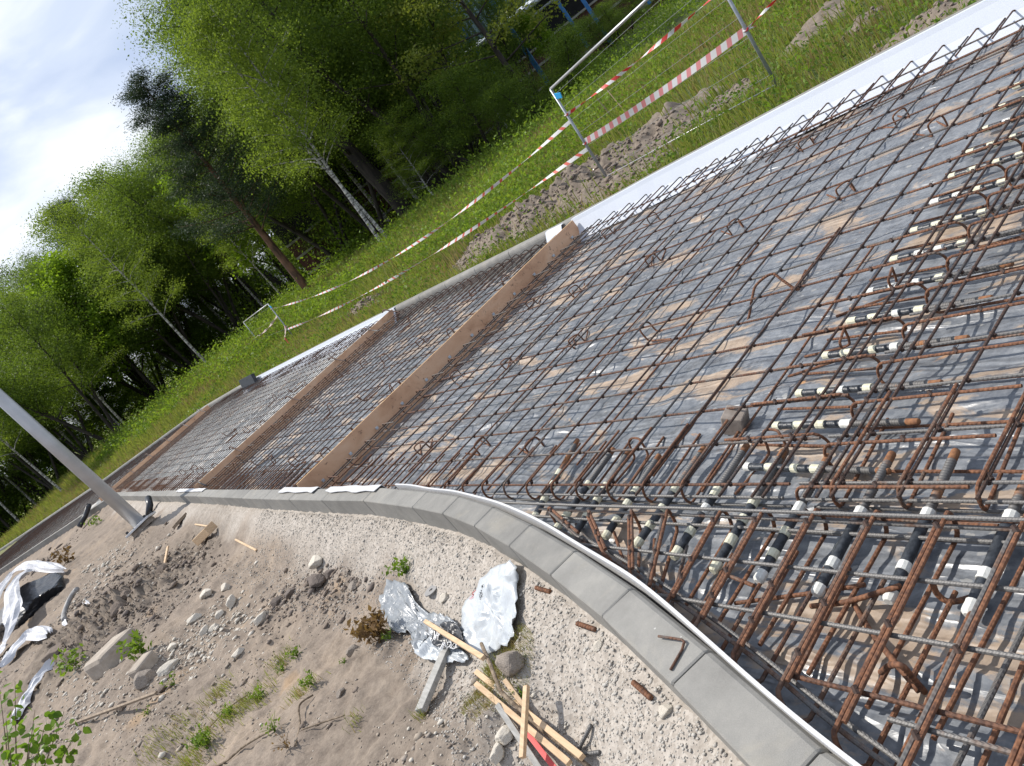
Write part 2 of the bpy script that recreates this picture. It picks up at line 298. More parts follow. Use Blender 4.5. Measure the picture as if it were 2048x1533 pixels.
M['tape'] = mk_tape('barrier_tape', 4.2, .5, (.66, .07, .06)); M['tape_pink'] = mk_tape('faded_barrier_tape', 6.0, .55, (.72, .30, .30)); M['tape_far'] = mk_tape('twisted_barrier_tape', 3.0, .72, (.66, .16, .12))
# ------------------------------------------------------------------ the edges of the slab
KIN = [(.50, .30), (.60, .90), (.718, 1.329), (.889, 1.801), (1.046, 2.269), (1.181, 2.749), (1.298, 3.223), (1.40, 3.72), (1.469, 4.211), (1.498, 4.653), (1.535, 5.17), (1.53, 6.12), (1.515, 7.05), (1.50, 9.0), (1.49, 12.5), (1.42, 18.0), (1.34, 24.3), (-1.2, 30.2), (-6, 41)]   # inner top edge of the near kerb
KFAR = [(6.62, -.5), (6.50, 1.5), (6.42, 3.2), (6.33, 4.8), (6.22, 6.4), (6.04, 7.8), (6.0, 9.0), (5.985, 12.2), (5.95, 15.7), (5.84, 20.0), (5.72, 24.5), (5.20, 29.0), (1.75, 35.3), (-1.45, 44.7), (-5, 56)]   # inner top edge of the far kerb
def catmull(P, n=12):
    P = [Vector((*p, 0)) if len(p) == 2 else Vector(p) for p in P]; out = []
    for i in range(len(P) - 1):
        p0 = P[max(i - 1, 0)]; p1 = P[i]; p2 = P[i + 1]; p3 = P[min(i + 2, len(P) - 1)]
        for k in range(n):
            t = k / n; out.append(.5 * ((2 * p1) + (p2 - p0) * t + (2 * p0 - 5 * p1 + 4 * p2 - p3) * t * t + (3 * p1 - p0 - 3 * p2 + p3) * t ** 3))
    out.append(P[-1]); return out
def poly_sample(P, step):
    out = [P[0]]; acc = 0
    for a, b in zip(P[:-1], P[1:]):
        L = (b - a).length; d = step - acc
        while d <= L: out.append(a.lerp(b, d / L)); d += step
        acc = (acc + L) % step if L > 0 else acc
    return out
def xof(K, y):
    for (x0, y0), (x1, y1) in zip(K[:-1], K[1:]):
        if y0 <= y <= y1: return lerp(x0, x1, (y - y0) / (y1 - y0))
    return K[0][0] if y < K[0][1] else K[-1][0]
NEARC = [(p.x, p.y) for p in catmull(KIN[:14], 8)] + KIN[14:]
def xn(y): return xof(NEARC, y)
def xf(y): return xof(KFAR, y)
# ------------------------------------------------------------------ terrain
HEAPS = [(8.6, 10.0, 1.0, 1.7, 1.15), (7.9, 11.9, .8, 1.5, 1.0), (7.4, 8.2, .5, 1.2, .7), (8.4, 13.4, .45, .7, .6), (9.75, 8.9, .7, .8, .75), (8.15, 19.3, .5, .9, 1.15), (10.6, 6.8, .8, .45, .9), (7.5, 3.6, .45, 1.3, .8), (9.0, 7.3, .5, .5, .5), (9.3, 15.5, .4, .8, .6), (8.6, 23.5, .5, .8, .5), (9.1, 5.4, .35, .35, .5)]
def spoil(x, y):
    s = 0
    if x < 6.6 or x > 13 or y > 27: return 0
    for cx, cy, rx, ry, a in HEAPS: s += a * math.exp(-((x - cx) / rx) ** 2 - ((y - cy) / ry) ** 2)
    return max(0, s * (.85 + .6 * nz(x * 2.3, y * 2.3, 9)) - .22)
SOIL = []
def soiltone(x, y):
    s = 0
    for cx, cy, r, a in SOIL: s += a * math.exp(-((x - cx) ** 2 + (y - cy) ** 2) / (r * r))
    return s
def gz(x, y):
    if x > xf(y) + .12 or y > 46:                                   # verge and the rising ground beyond
        dk = max(0, x - xf(y)) ; dep = .446 * x + .856 * y
        z = -.10 - .14 * sstep(0, .5, dk) * sstep(-.2, 1, 1) + .62 * sstep(10, 38, dep) * sstep(.6, 9, dk)
        z += .05 * nz(x * .9, y * .9) + .13 * nz(x * .21, y * .21, 3) * sstep(1, 5, dk)
        z += .26 * spoil(x, y)
        return z
    if x < xn(y) - .10:                                             # the dirt bank
        d = xn(y) - .14 - x
        if y < .9: d = max(d, 0)
        z = -.15 - .24 * sstep(.0, .55, d) * (1 - .55 * sstep(8, 15, y)) + .10 * nz(x * .8, y * .8, 1) * sstep(.1, 1.0, d) + .035 * nz(x * 3, y * 3, 2) * sstep(0, .5, d)
        z += .09 * max(0, nz(x * 1.3 + 7, y * .8, 5)) * sstep(.5, 1.5, d) + .12 * sstep(.7, 2.5, d) * sstep(5, 9, y)
        h = math.exp(-(((x - .62) / .26) ** 2 + ((y - 2.95) / .28) ** 2)); z += .13 * h      # grassed hummock
        h = math.exp(-(((x - .72) / .5) ** 2 + ((y - 14.4) / .7) ** 2)); z = lerp(z, -.10, h)
        return z
    return -.42
def gnear(x, y):
    z = gz(x, y)
    if x < xn(y) - .10 and y < 20:
        d = xn(y) - .14 - x
        z += .018 * nz(x * 11, y * 11, 4) + .009 * nz(x * 31, y * 31, 6) + .006 * nz(x * 70, y * 70, 8)
        lo = soiltone(x, y); k = sstep(.25, .7, d); z += k * (.045 * abs(nz(x * 3.1 + 3, y * 2.3, 12)) + .030 * abs(nz(x * 7 + 3, y * 6, 13)) + .014 * abs(nz(x * 17, y * 17, 14)))
        z += lo * (.10 * abs(nz(x * 2.6, y * 2.6, 15)) + .07 * abs(nz(x * 6, y * 6, 16)) + .04 * nz(x * 14, y * 14, 17) + .03 * nz(x * 30, y * 30, 18)) if lo > .03 else 0
        z += .018 * abs(nz(x * 2.2, y * 14, 3)) * sstep(3, 8, y) * (1 - sstep(.2, .6, d))     # runnels in the gravel under the kerb
    elif x > xf(y) + .12:
        z += .025 * nz(x * 5, y * 5, 4) + .012 * nz(x * 17, y * 17, 6)
        sp = min(1, spoil(x, y)); z += (.16 * abs(nz(x * 3, y * 3, 7)) + .10 * nz(x * 8, y * 8, 3)) * sp if sp > 0 else 0
    return z
def hit(px, py, zmax=2.0, far=200):
    d = Vector(ray(px, py)).normalized(); o = Vector((0, 0, CAMH)); t = 1.0; st = .05
    while t < far:
        p = o + d * t
        if p.z < gz(p.x, p.y): return Vector((p.x, p.y, gnear(p.x, p.y)))
        t += max(st, t * .004)
    return o + d * far
def axis(parts):
    out = []
    for a, b, s in parts:
        n = max(1, int(round((b - a) / s))); out += [a + (b - a) * i / n for i in range(n)]
    return out + [parts[-1][1]]
GX = axis([(-700, -60, 160), (-60, -9, 6), (-9, -2.4, .12), (-2.4, 1.6, .022), (1.6, 5.6, .4), (5.6, 10.5, .07), (10.5, 20, .3), (20, 70, 1.5), (70, 700, 105)])
GY = axis([(-700, -40, 165), (-40, 0, 5), (0, 1.4, .1), (1.4, 6.5, .022), (6.5, 12, .045), (12, 20, .09), (20, 34, .3), (34, 90, 1.4), (90, 800, 118)])
def build_ground():
    nx, ny = len(GX), len(GY); V = np.empty((ny, nx, 3), dtype=np.float32); Zn = np.zeros((ny, nx, 4), dtype=np.float32); Zn[..., 3] = 1; Fd = np.zeros((ny, nx), dtype=np.float32)
    for j, y in enumerate(GY):
        a = xn(y) - .10; b = xf(y) + .12
        for i, x in enumerate(GX):
            V[j, i] = (x, y, gnear(x, y))
            if x < a:
                if x > -8 and -2 < y < 24:
                    d = a - x; Zn[j, i, 0] = 1 - sstep(.28, .62, d + .3 * nz(x * 1.7, y * 1.7, 2) - (.25 if y < 4 else 0) + .15 * sstep(5, 8, y))
                if x > -8 and y < 24: Zn[j, i, 2] = min(.85, soiltone(x, y) + .45 * sstep(.05, .5, nz(x * .9, y * .9, 41)) * sstep(.5, .9, a - x))
                if y > 22: Zn[j, i, 1] = sstep(34, 40, y)
            elif x > b or y > 46:
                dk = x - b; sp = spoil(x, y)
                Zn[j, i, 1] = 1; Zn[j, i, 2] = sstep(.0, .22, sp) if dk > .12 else .8
                Fd[j, i] = sstep(34, 44, .446 * x + .856 * y)
    idx = np.arange(nx * ny).reshape(ny, nx); Q = np.stack([idx[:-1, :-1], idx[:-1, 1:], idx[1:, 1:], idx[1:, :-1]], -1).reshape(-1, 4)
    o = npmesh('ground', V.reshape(-1, 3), Q, M['ground'], smooth=True, nv=4)
    at = o.data.color_attributes.new('zone', 'FLOAT_COLOR', 'POINT'); at.data.foreach_set('color', Zn.reshape(-1))
    a2 = o.data.attributes.new('field', 'FLOAT', 'POINT'); a2.data.foreach_set('value', Fd.reshape(-1))
    o['kind'] = 'structure'
for (px, py, r, a) in ((250, 1205, 1.0, 1), (300, 1165, .8, .8), (200, 1250, .9, .8), (160, 1310, .8, .6), (60, 1130, 2.2, .8), (395, 1130, .6, .6), (700, 1180, .25, .4), (960, 1475, .16, .8), (860, 1500, .15, .6), (760, 1300, .18, .45), (330, 1440, .4, .4), (560, 1215, .4, .35)):
    q = hit(px, py); SOIL.append((q.x, q.y, r, a))
build_ground()
# ------------------------------------------------------------------ polythene sheet under the bars
SHZ = -.262
def shz(x, y):
    w = .018 * nz(x * 1.1, y * .8, 20) + .016 * nz(x * 5 + .8 * nz(x, y), y * 1.3, 21) + .010 * nz(x * 9, y * 5.5, 22) + .006 * nz(x * 19, y * 12, 25)
    r = 1 - min(1, abs(nz(x * 2.6 + .3 * y, y * .42, 23)) * 7); w += .018 * r
    return SHZ + w * (1 if y < 26 else .5) + .02 * sstep(7.7, 8.2, y)
def build_sheet():
    ys = axis([(-.4, .8, .12), (.8, 5, .028), (5, 8, .045), (8, 14, .09), (14, 45, .4)]); n = 190; V = []; Q = []
    for j, y in enumerate(ys):
        a = xn(y) + .024; b = xf(y) - .024
        for i in range(n + 1): x = lerp(a, b, (i / n) ** 1.15); V.append((x, y, shz(x, y)))
    idx = np.arange(len(V)).reshape(len(ys), n + 1); Q = np.stack([idx[:-1, :-1], idx[:-1, 1:], idx[1:, 1:], idx[1:, :-1]], -1).reshape(-1, 4)
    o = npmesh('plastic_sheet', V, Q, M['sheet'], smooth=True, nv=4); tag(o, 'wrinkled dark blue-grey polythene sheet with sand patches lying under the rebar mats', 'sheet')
build_sheet()
# ------------------------------------------------------------------ kerbs
PROF = [(-.020, -.30), (-.020, -.050), (-.014, -.026), (-.003, -.008), (.010, 0), (.133, 0), (.138, -.005), (.138, -.30)]
def kerb_run(path, step, label, group, side, ztop=lambda y: 0.0):
    Lt = sum((b - a).length for a, b in zip(path[:-1], path[1:])); step = Lt / max(1, round(Lt / step)) - 1e-5
    P = poly_sample(path, step)
    for i in range(len(P) - 1):
        a, b = P[i], P[i + 1]
        ta = (P[min(i + 1, len(P) - 1)] - P[max(i - 1, 0)]).normalized(); tb = (P[min(i + 2, len(P) - 1)] - P[i]).normalized(); t = (b - a).normalized()
        na = Vector((-ta.y, ta.x, 0)) * side; nb = Vector((-tb.y, tb.x, 0)) * side
        a2 = a + t * .0032; b2 = b - t * .0032; jz = .002 * nz(i * 3.7, 1.1) + ztop(a.y); V = []; n = len(PROF)
        c0 = (a + b) / 2
        for q, nn, inset in ((a2, na, .004), (a2 + t * .006, na.lerp(nb, .01), 0), (b2 - t * .006, na.lerp(nb, .99), 0), (b2, nb, .004)):
            for (u, z) in PROF:
                uu = u + (inset if u < .005 else -inset if u > .13 else 0); V.append(q + nn * uu + Vector((0, 0, z + jz - (inset if z > -.1 else 0))) - c0)
        Fc = [(k * n + j, k * n + j + 1, (k + 1) * n + j + 1, (k + 1) * n + j) for k in range(3) for j in range(n - 1)] + [tuple(range(n)), tuple(3 * n + j for j in range(n - 1, -1, -1))]
        o = mesh('kerb_stone', V, Fc, M['kerb'], loc=c0); o.data.polygons.foreach_set('use_smooth', [False] * len(Fc)); tag(o, label, 'kerb', group)
    return P
kp = [p for p in catmull(KIN[:12], 24)]; i0 = min(range(len(kp)), key=lambda i: (kp[i] - Vector((1.046, 2.269, 0))).length)
backp = list(reversed(kp[:i0 + 1])); fwd = kp[i0:]
i1 = min(range(len(fwd)), key=lambda i: (fwd[i] - Vector((1.498, 4.653, 0))).length)
G1 = 'concrete kerb stones curving past the gravel bank'
kerb_run(backp, .5, 'short grey concrete kerb stone in the curved near row above the gravel', G1, -1)
kerb_run(fwd[:i1 + 1], .497, 'short grey concrete kerb stone in the curved near row above the gravel', G1, 1)
kerb_run(fwd[i1:] + [Vector((*p, 0)) for p in KIN[12:17]], .94, 'long grey concrete kerb stone in the straight far stretch of the near row', 'long kerb stones in the near row', 1)
kerb_run([Vector((*p, 0)) for p in KIN[16:]], 1.0, 'distant grey kerb stone past the corner behind the lamp post', 'kerb stones past the corner', 1)
kerb_run([Vector((*p, 0)) for p in KFAR], .97, 'grey concrete kerb stone in the far row along the grass verge', 'kerb stones along the grass verge', -1)
# ------------------------------------------------------------------ white foam strips
def ribbon(name, rows, mat, label, cat, thick, parent=None, smooth=True):       # rows of points with a second sheet behind them
    nr = len(rows); nc = len(rows[0]); V = [p for r in rows for p in r]; idx = lambda i, j, s: s * nr * nc + i * nc + j
    for i, r in enumerate(rows):
        for j, p in enumerate(r):
            a = rows[min(i + 1, nr - 1)][j] - rows[max(i - 1, 0)][j]; b = r[min(j + 1, nc - 1)] - r[max(j - 1, 0)]; n = a.cross(b); n = n.normalized() if n.length > 1e-9 else Vector((0, 0, 1)); V.append(p + n * thick)
    Fc = []
    for i in range(nr - 1):
        for j in range(nc - 1):
            Fc.append((idx(i, j, 0), idx(i, j + 1, 0), idx(i + 1, j + 1, 0), idx(i + 1, j, 0))); Fc.append((idx(i, j, 1), idx(i + 1, j, 1), idx(i + 1, j + 1, 1), idx(i, j + 1, 1)))
        for j, f in ((0, 0), (nc - 1, 1)):
            q = (idx(i, j, 0), idx(i + 1, j, 0), idx(i + 1, j, 1), idx(i, j, 1)); Fc.append(q if f == 0 else q[::-1])
    for j in range(nc - 1):
        Fc.append((idx(0, j, 0), idx(0, j, 1), idx(0, j + 1, 1), idx(0, j + 1, 0))); Fc.append((idx(nr - 1, j, 0), idx(nr - 1, j + 1, 0), idx(nr - 1, j + 1, 1), idx(nr - 1, j, 1)))
    o = mesh(name, V, Fc, mat, parent, None, False)
    if label: tag(o, label, cat)
    return o
rows = []
for p in poly_sample([q for q in kp if q.y < 5.3], .06):
    w = .003 * nz(p.y * 2.2, 5) + .004; n = Vector((1, 0, 0)); tz = .006 + .006 * nz(p.y * 1.3, 8)
    x = xn(p.y) + w + .026 + .012 * sstep(1.6, 2.4, p.y) * (1 - sstep(3.2, 4.2, p.y)) * (1 + .5 * nz(p.y * 2, 3))
    rows.append([Vector((x, p.y, -.27)), Vector((x, p.y, -.1)), Vector((x - .003, p.y, tz))])
foam = ribbon('foam_strip', rows, M['foam_edge'], 'thin white foam joint strip standing along the inside of the curved near kerb', 'foam strip', -.011)
for k, (ya, yb) in enumerate(((5.5, 6.6), (6.9, 8.0), (12.0, 14.2))):
    rows = [[Vector((xn(y) + .024, y, -.05)), Vector((xn(y) + .012 - .02 * abs(nz(y * 2, 2)), y, .006 + .01 * nz(y * 3, 1))), Vector((xn(y) - .06 - .03 * nz(y * 4, 9), y, .012 + .012 * abs(nz(y * 5, 1))))] for y in np.linspace(ya, yb, 14)]
    ribbon('foam_scrap', rows, M['foam_edge'], ['crumpled white foam scrap on the near kerb just before the nearest plywood board', 'small white foam scrap on the near kerb beside the end of the nearest plywood board', 'loose white foam scrap on the near kerb at the end of the middle plywood board'][k], 'foam scrap', .004)
def far_foam(ya, yb, label, low):
    rows = []
    for y in np.arange(ya, yb + .01, .12):
        x = xf(y); w = .012 * nz(y * .9, 4) + .008 * nz(y * 2.6, 4)
        rows.append([Vector((x - .16 + w, y, low)), Vector((x - .085 + w, y, low * .55)), Vector((x - .035 + w * .6, y, -.03)), Vector((x - .02 + w * .4, y, .012)), Vector((x + .03, y, .008))])
    return ribbon('foam_sheet', rows, M['foam'], label, 'foam sheet', .009)
far_foam(-.4, 7.85, 'broad white foam sheet lining the far kerb right of the nearest plywood board', -.25)
far_foam(13.15, 24.2, 'white foam sheet lining the far kerb beyond the middle plywood board', -.22)
o = ribbon('foam_scrap', [[Vector((5.93, y, -.1)), Vector((6.0, y, .01)), Vector((6.05, y, .012))] for y in (7.95, 8.15, 8.3)], M['foam'], 'small white foam flap on the far kerb just behind the nearest plywood board', 'foam scrap', .008)
o = MB(); o.box((5.62, 23.0, .03), (.10, 1.5, .30), Matrix.Rotation(.25, 3, 'Y'), 0, .01); tag(o.build('folded_membrane', M['black']), 'dark folded membrane leaning on the far kerb at the end of the distant foam sheet', 'membrane')
# ------------------------------------------------------------------ plywood stop-end boards
def board(y, x0, x1, skew, label, caps, z0=-.27, z1=.008):
    t = empty('plywood_board', (x0, y, z0)); tag(t, label, 'board'); n = 24; V = []; th = .021
    for i in range(n + 1):
        u = i / n; x = u * (x1 - x0); yy = skew * u + .012 * nz(u * 5, y) ; zt = z1 - z0 + .006 * nz(u * 7, y * 2)
        V += [Vector((x, yy, 0)), Vector((x, yy + th, 0)), Vector((x, yy + th, zt)), Vector((x, yy, zt))]
    Fc = [(i * 4 + k, i * 4 + (k + 1) % 4, (i + 1) * 4 + (k + 1) % 4, (i + 1) * 4 + k) for i in range(n) for k in range(4)] + [(3, 2, 1, 0), (n * 4, n * 4 + 1, n * 4 + 2, n * 4 + 3)]
    mesh('panel', V, Fc, [M['ply'], M['ply_edge']], t, mi=[1 if k == 2 else 0 for i in range(n) for k in range(4)] + [1, 1])
    for i in range(caps):
        u = (i + .55) / caps; b = MB(); c = Vector((u * (x1 - x0), skew * u - .012, .135)); b.tube([c + Vector((0, .02, 0)), c + Vector((0, -.015, 0))], .011, 8); b.box(c + Vector((0, -.01, 0)), (.03, .006, .03), None, 0, .002); b.build('plastic_cap', M['bag_white'], t)
    return t
board(7.66, 1.56, 5.985, .03, 'nearest and longest brown plywood stop board standing across the rebar mats', 12)
board(13.12, 1.53, 5.94, .10, 'middle brown plywood stop board across the slab with bent pins hooked over it', 0)
board(27.0, 1.05, 5.30, .8, 'farthest brown plywood stop board near the lamp post', 0)
# ------------------------------------------------------------------ rebar
def knot(mb, p): 
    p = Vector(p); a = Vector((.008, .008, .004)); mb.tube([p - a, p + a], .0085, 6, 1); mb.tube([p + Vector((.003, -.003, .006)), p + Vector((.010, -.014, .016))], .0014, 4, 1)
def bar(name, P, r, mat, parent, knots=(), n=8):
    mb = MB(); mb.tube(P, r, n)
    for k in knots: knot(mb, k)
    return mesh(name, mb.V, mb.F, [mat, M['knot']], parent, mb.U, False, None, mb.M)
def wav(P0, P1, seed, amp=.005, step=.45, zs=0.0):
    L = (P1 - P0).length; n = max(2, int(L / step)); out = []
    for i in range(n + 1):
        p = P0.lerp(P1, i / n); out.append(p + Vector((amp * nz(seed * 3.1, i * .7), amp * nz(seed * 3.1, i * .7, 5), .6 * amp * nz(seed, i * .9, 9) + zs)))
    return out
def hookpts(e, inward, lt, lb, zt, zb, off=0.0, bulge=.035, rr=None):           # e: point on the edge (x, y); inward unit vector; legs lt / lb
    iv = Vector((inward[0], inward[1], 0)).normalized(); sd = Vector((-iv.y, iv.x, 0)); h = (zt - zb) / 2; zc = (zt + zb) / 2; e = Vector((e[0], e[1], 0)); P = [e + iv * lt + Vector((0, 0, zt))]
    for k in range(9):
        a = math.pi * k / 8; P.append(e - iv * (bulge * math.sin(a)) + Vector((0, 0, zc + h * math.cos(a))) + sd * off * (k / 8) * .6)
    P.append(e + iv * lb + sd * off + Vector((0, 0, zb + .004))); return P
def mat_obj(label): t = empty('rebar_mat', (0, 0, 0)); tag(t, label, 'rebar mat', 'tied rebar mats between the kerbs'); return t
def field(t, xs, ys, z, r, matL, matT, y0, y1, kn=True, mz=None, seed=0, over=True):
    zL = z - r; zT = z + r
    for i, x in enumerate(xs):
        s = [y for y in np.linspace(y0, y1, 60) if xn(y) + .05 < x < xf(y) - .10]
        if len(s) < 3: continue
        K = [Vector((x, y, z)) for y in ys if s[0] < y < s[-1] and y < 5.6] if kn else []
        bar('lengthwise_bar', wav(Vector((x, s[0], zL)), Vector((x, s[-1], zL)), seed + i, .006), r, matL, t, K)
    for j, y in enumerate(ys):
        a = xn(y) + .06; b = xf(y) - .13
        a = max(a, min(xs) - .08)
        if b - a < .2: continue
        bar('crosswise_bar', wav(Vector((a, y, zT)), Vector((b, y + .004 * ((j * 7) % 5 - 2), zT)), seed + 50 + j, .006), r, matT, t)
# bay in front of the nearest board
tA = mat_obj('large rusty rebar mat in the middle bay in front of the nearest plywood board')
XA = [1.705 + .2465 * i for i in range(19)]
YA = [2.14, 2.19, 2.36, 2.61, 2.87, 3.14, 3.37, 3.63, 3.89, 4.15] + [4.41 + .258 * i for i in range(12)] + [7.42, 7.5]
field(tA, XA, YA, -.145, .0062, M['rebar'], M['rebar_dark'], 2.07, 7.58, seed=1)
for k, (x, z) in enumerate(((1.668, -.185), (1.680, -.238), (6.05, -.19), (5.98, -.23))):
    bar('lengthwise_bar', wav(Vector((x, 2.1 if k < 2 else .5, z)), Vector((x, 4.35 if k < 2 else 5, z)), 80 + k, .005), .0062, M['rebar_new'] if k < 2 else M['rebar'], tA)
for k, y in enumerate((2.62, 3.02, 3.75, 4.52, 5.3, 6.1)): bar('crosswise_bar', wav(Vector((1.75 + .1 * (k % 3), y, -.236)), Vector((3.6 + .35 * k, y + .05, -.236)), 140 + k, .01), .006, M['rebar_hook'], tA)
for k, y in enumerate([2.61, 2.86, 3.12, 3.38, 3.60, 3.85, 4.10, 4.36, 4.62, 4.88, 5.14, 5.4, 5.66, 5.92, 6.18, 6.44, 6.70, 6.96, 7.2]):
    e = max(1.70, xn(y) + .10); bar('edge_hook', hookpts((e, y), (1, .02), .38 + .02 * nz(k, 1), .44, -.127, -.243, .05), .0062, M['rebar_hook'], tA, [(e + .02, y, -.14)] if y < 5 else [])
for k, x in enumerate([1.95, 2.18, 2.42, 2.67, 2.91, 3.14, 3.38, 3.63, 3.88, 4.12, 4.36, 4.6, 4.86, 5.1]):
    bar('edge_hook', hookpts((x + .012, 2.12), (0, 1), .44, .40, -.139, -.242, -.075 + .02 * nz(k, 7)), .0062, M['rebar_hook'], tA, [(x + .006, 2.2, -.136), (x + .006, 2.42, -.136)])
for k in range(21):
    y = 2.3 + .25 * k; bar('edge_hook', hookpts((xf(y) - .10, y + .03), (-1, -.02), .42, .46, -.125, -.235, .05), .0062, M['rebar'], tA)
for k, x in enumerate(np.arange(1.8, 5.8, .247)): bar('edge_hook', hookpts((x, 7.57), (0, -1), .30, .36, -.128, -.235, .05), .006, M['rebar'], tA)
# bay nearest the camera beyond the lengthwise joint
tB = mat_obj('rusty rebar mat at the right edge on the camera side of the crosswise dowel row')
XB = [x + .004 for x in XA]; YB = [1.955, 1.905, 1.845, 1.60, 1.355, 1.11, .87, .62, .37]
field(tB, XB, YB, -.145, .0062, M['rebar_new'], M['rebar_dark'], .1, 2.03, seed=200)
for k, x in enumerate([1.69, 1.91, 2.14, 2.375, 2.62, 2.86, 3.09, 3.34, 3.58, 3.82, 4.06, 4.3, 4.55, 4.8, 5.05]):
    bar('edge_hook', hookpts((x - .012, 1.995), (0, -1), .60, .66, -.139, -.242, -.055), .0062, M['rebar_hook'], tB, [(x - .006, 1.95, -.136), (x - .006, 1.7, -.136)])
for k, y in enumerate([1.85, 1.60, 1.35, 1.10, .86, .62]):
    bar('edge_hook', hookpts((1.70, y + .012), (1, 0), .46, .44, -.128, -.243, .06), .0068, M['rebar_hook'], tB, [(1.72, y, -.14), (1.95, y, -.14)])
for k, (x, z) in enumerate(((1.668, -.19), (1.68, -.24))): bar('lengthwise_bar', wav(Vector((x, .3, z)), Vector((x, 2.0, z)), 90 + k, .004), .0062, M['rebar_new'], tB)
for k in range(7):
    y = .5 + .25 * k; bar('edge_hook', hookpts((xf(y) - .10, y), (-1, 0), .42, .46, -.125, -.235, .05), .0062, M['rebar'], tB)
# kerb side strip with the fanned double hooks
tC = mat_obj('thick-barred rebar cage with fanned double hooks between the curved kerb and the lengthwise joint')
def clipbar(name, x, z, r, mat, ya, yb, seed):
    s = [y for y in np.linspace(ya, yb, 90) if x > xn(y) + .07]
    if len(s) > 3: bar(name, wav(Vector((x, s[0], z)), Vector((x, s[-1], z)), seed, .004), r, mat, tC)
clipbar('lengthwise_bar', 1.535, -.118, .0068, M['rebar_new'], .1, 4.0, 1); clipbar('lengthwise_bar', 1.545, -.165, .0068, M['rebar_new'], .1, 3.6, 2); clipbar('lengthwise_bar', 1.560, -.150, .0068, M['rebar'], .1, 1.95, 3)
clipbar('lengthwise_bar', 1.530, -.205, .0068, M['rebar_new'], .1, 3.7, 4); clipbar('lengthwise_bar', 1.545, -.222, .0068, M['rebar'], .1, 2.3, 5)
clipbar('lengthwise_bar', 1.323, -.142, .0070, M['rebar_new'], .1, 3.3, 6); clipbar('lengthwise_bar', 1.135, -.142, .0072, M['rebar_new'], .1, 2.4, 7); clipbar('lengthwise_bar', .952, -.142, .0072, M['rebar'], .1, 1.62, 8); clipbar('lengthwise_bar', .90, -.142, .0072, M['rebar_new'], .1, 1.3, 9)
for k, (off, z, ya, yb) in enumerate(((.10, -.155, .3, 3.5), (.125, -.162, .3, 3.1), (.035, -.175, .3, 3.45), (.05, -.235, .4, 2.9))):
    P = [Vector((xn(y) + off + .006 * nz(y * 2, k), y, z)) for y in np.arange(ya, yb, .12)]; P = [p for p in P if p.x < 1.52]
    bar('kerbside_bar', P, .0072, M['rebar_new'] if k < 2 else M['rebar'], tC)
HK = [((1.51, 3.43), (1.36, 3.02)), ((1.50, 3.09), (1.28, 2.75)), ((1.51, 2.79), (1.20, 2.51)), ((1.52, 2.57), (1.13, 2.36)), ((1.53, 2.28), (1.09, 2.22)), ((1.54, 2.08), (1.03, 2.03)), ((1.545, 1.86), (.965, 1.82)), ((1.545, 1.635), (.89, 1.605)), ((1.55, 1.41), (.82, 1.39)), ((1.55, 1.195), (.745, 1.20)), ((1.55, .985), (.69, .99)), ((1.55, .77), (.63, .79))]
for k, (a, b) in enumerate(HK):
    a = Vector((*a, 0)); b = Vector((*b, 0)); d = (b - a).normalized(); L = (b - a).length; sd = Vector((-d.y, d.x, 0)); z = -.122
    p = hookpts((a.x, a.y), d, L - .02, min(.62, L * .8), z, -.235, -.05, .03); p = [q + sd * .007 for q in p]
    if k >= 4: p[0] = b + sd * .007 + d * -.03 + Vector((0, 0, z))
    bar('joint_hook', p, .0072, M['rebar_hook'], tC, [a + d * .05 + Vector((0, 0, z + .004)), a + d * (L * .55) + Vector((0, 0, z + .004))])
    e = b; p2 = hookpts((e.x, e.y), -d, L - .04, L * .75, z - .002, -.235, -.055, .03); p2 = [q - sd * .008 for q in p2]
    bar('kerb_hook', p2, .0074, (M['rebar_new'] if k in (7, 9, 11) else M['rebar_hook'] if k % 3 else M['rebar']), tC, [b - d * .12 + Vector((0, 0, z + .004))])
for k, (y, xa, xb, dy) in enumerate(((1.93, 1.45, 1.0, -.01), (1.70, 1.40, .98, -.02), (1.49, 1.36, .9, 0), (1.28, 1.30, .78, .01), (1.11, 1.25, .7, 0), (.9, 1.4, .7, 0))): bar('lower_bar', [Vector((xa, y, -.215)), Vector((xb, y + dy, -.225))], .0074, M['rebar_hook'], tC)
bar('lower_bar', [gp(1470, 1207, -.245), gp(1600, 1190, -.24), gp(1730, 1170, -.225)], .0072, M['rebar_hook'], tC); bar('lower_bar', [gp(1440, 1145, -.235), gp(1508, 1172, -.235)], .0074, M['rebar_hook'], tC)
# bays beyond the boards
tD = mat_obj('dense rusty rebar mat between the nearest and the middle plywood boards')
XD = [1.66 + .235 * i for i in range(19)]; YD = [7.78, 7.9] + [8.1 + .235 * i for i in range(21)] + [13.03]
field(tD, XD, YD, -.085, .0062, M['rebar_far'], M['rebar_far'], 7.72, 13.08, kn=False, seed=300)
for k in range(22): y = 7.85 + .24 * k; bar('edge_hook', hookpts((xf(y) - .06, y), (-1, 0), .40, .40, -.065, -.19, .05), .0062, M['rebar'], tD, n=6); bar('edge_hook', hookpts((xn(y) + .07, y), (1, 0), .40, .40, -.065, -.19, .05), .0062, M['rebar_hook'], tD, n=6)
for k, x in enumerate(np.arange(1.8, 5.8, .235)): bar('edge_hook', hookpts((x, 13.02), (0, -1), .4, .4, -.065, -.19, .05), .0062, M['rebar'], tD, n=6); bar('edge_hook', hookpts((x, 7.76), (0, 1), .4, .4, -.065, -.19, .05), .0062, M['rebar'], tD, n=6)
tE = mat_obj('very dense dark rebar mat between the middle and the farthest plywood boards')
XE = [1.6 + .23 * i for i in range(20)]; YE = list(np.arange(13.28, 26.7, .235))
field(tE, XE, YE, -.07, .0055, M['rebar_far'], M['rebar_far'], 13.2, 26.6, kn=False, seed=500)
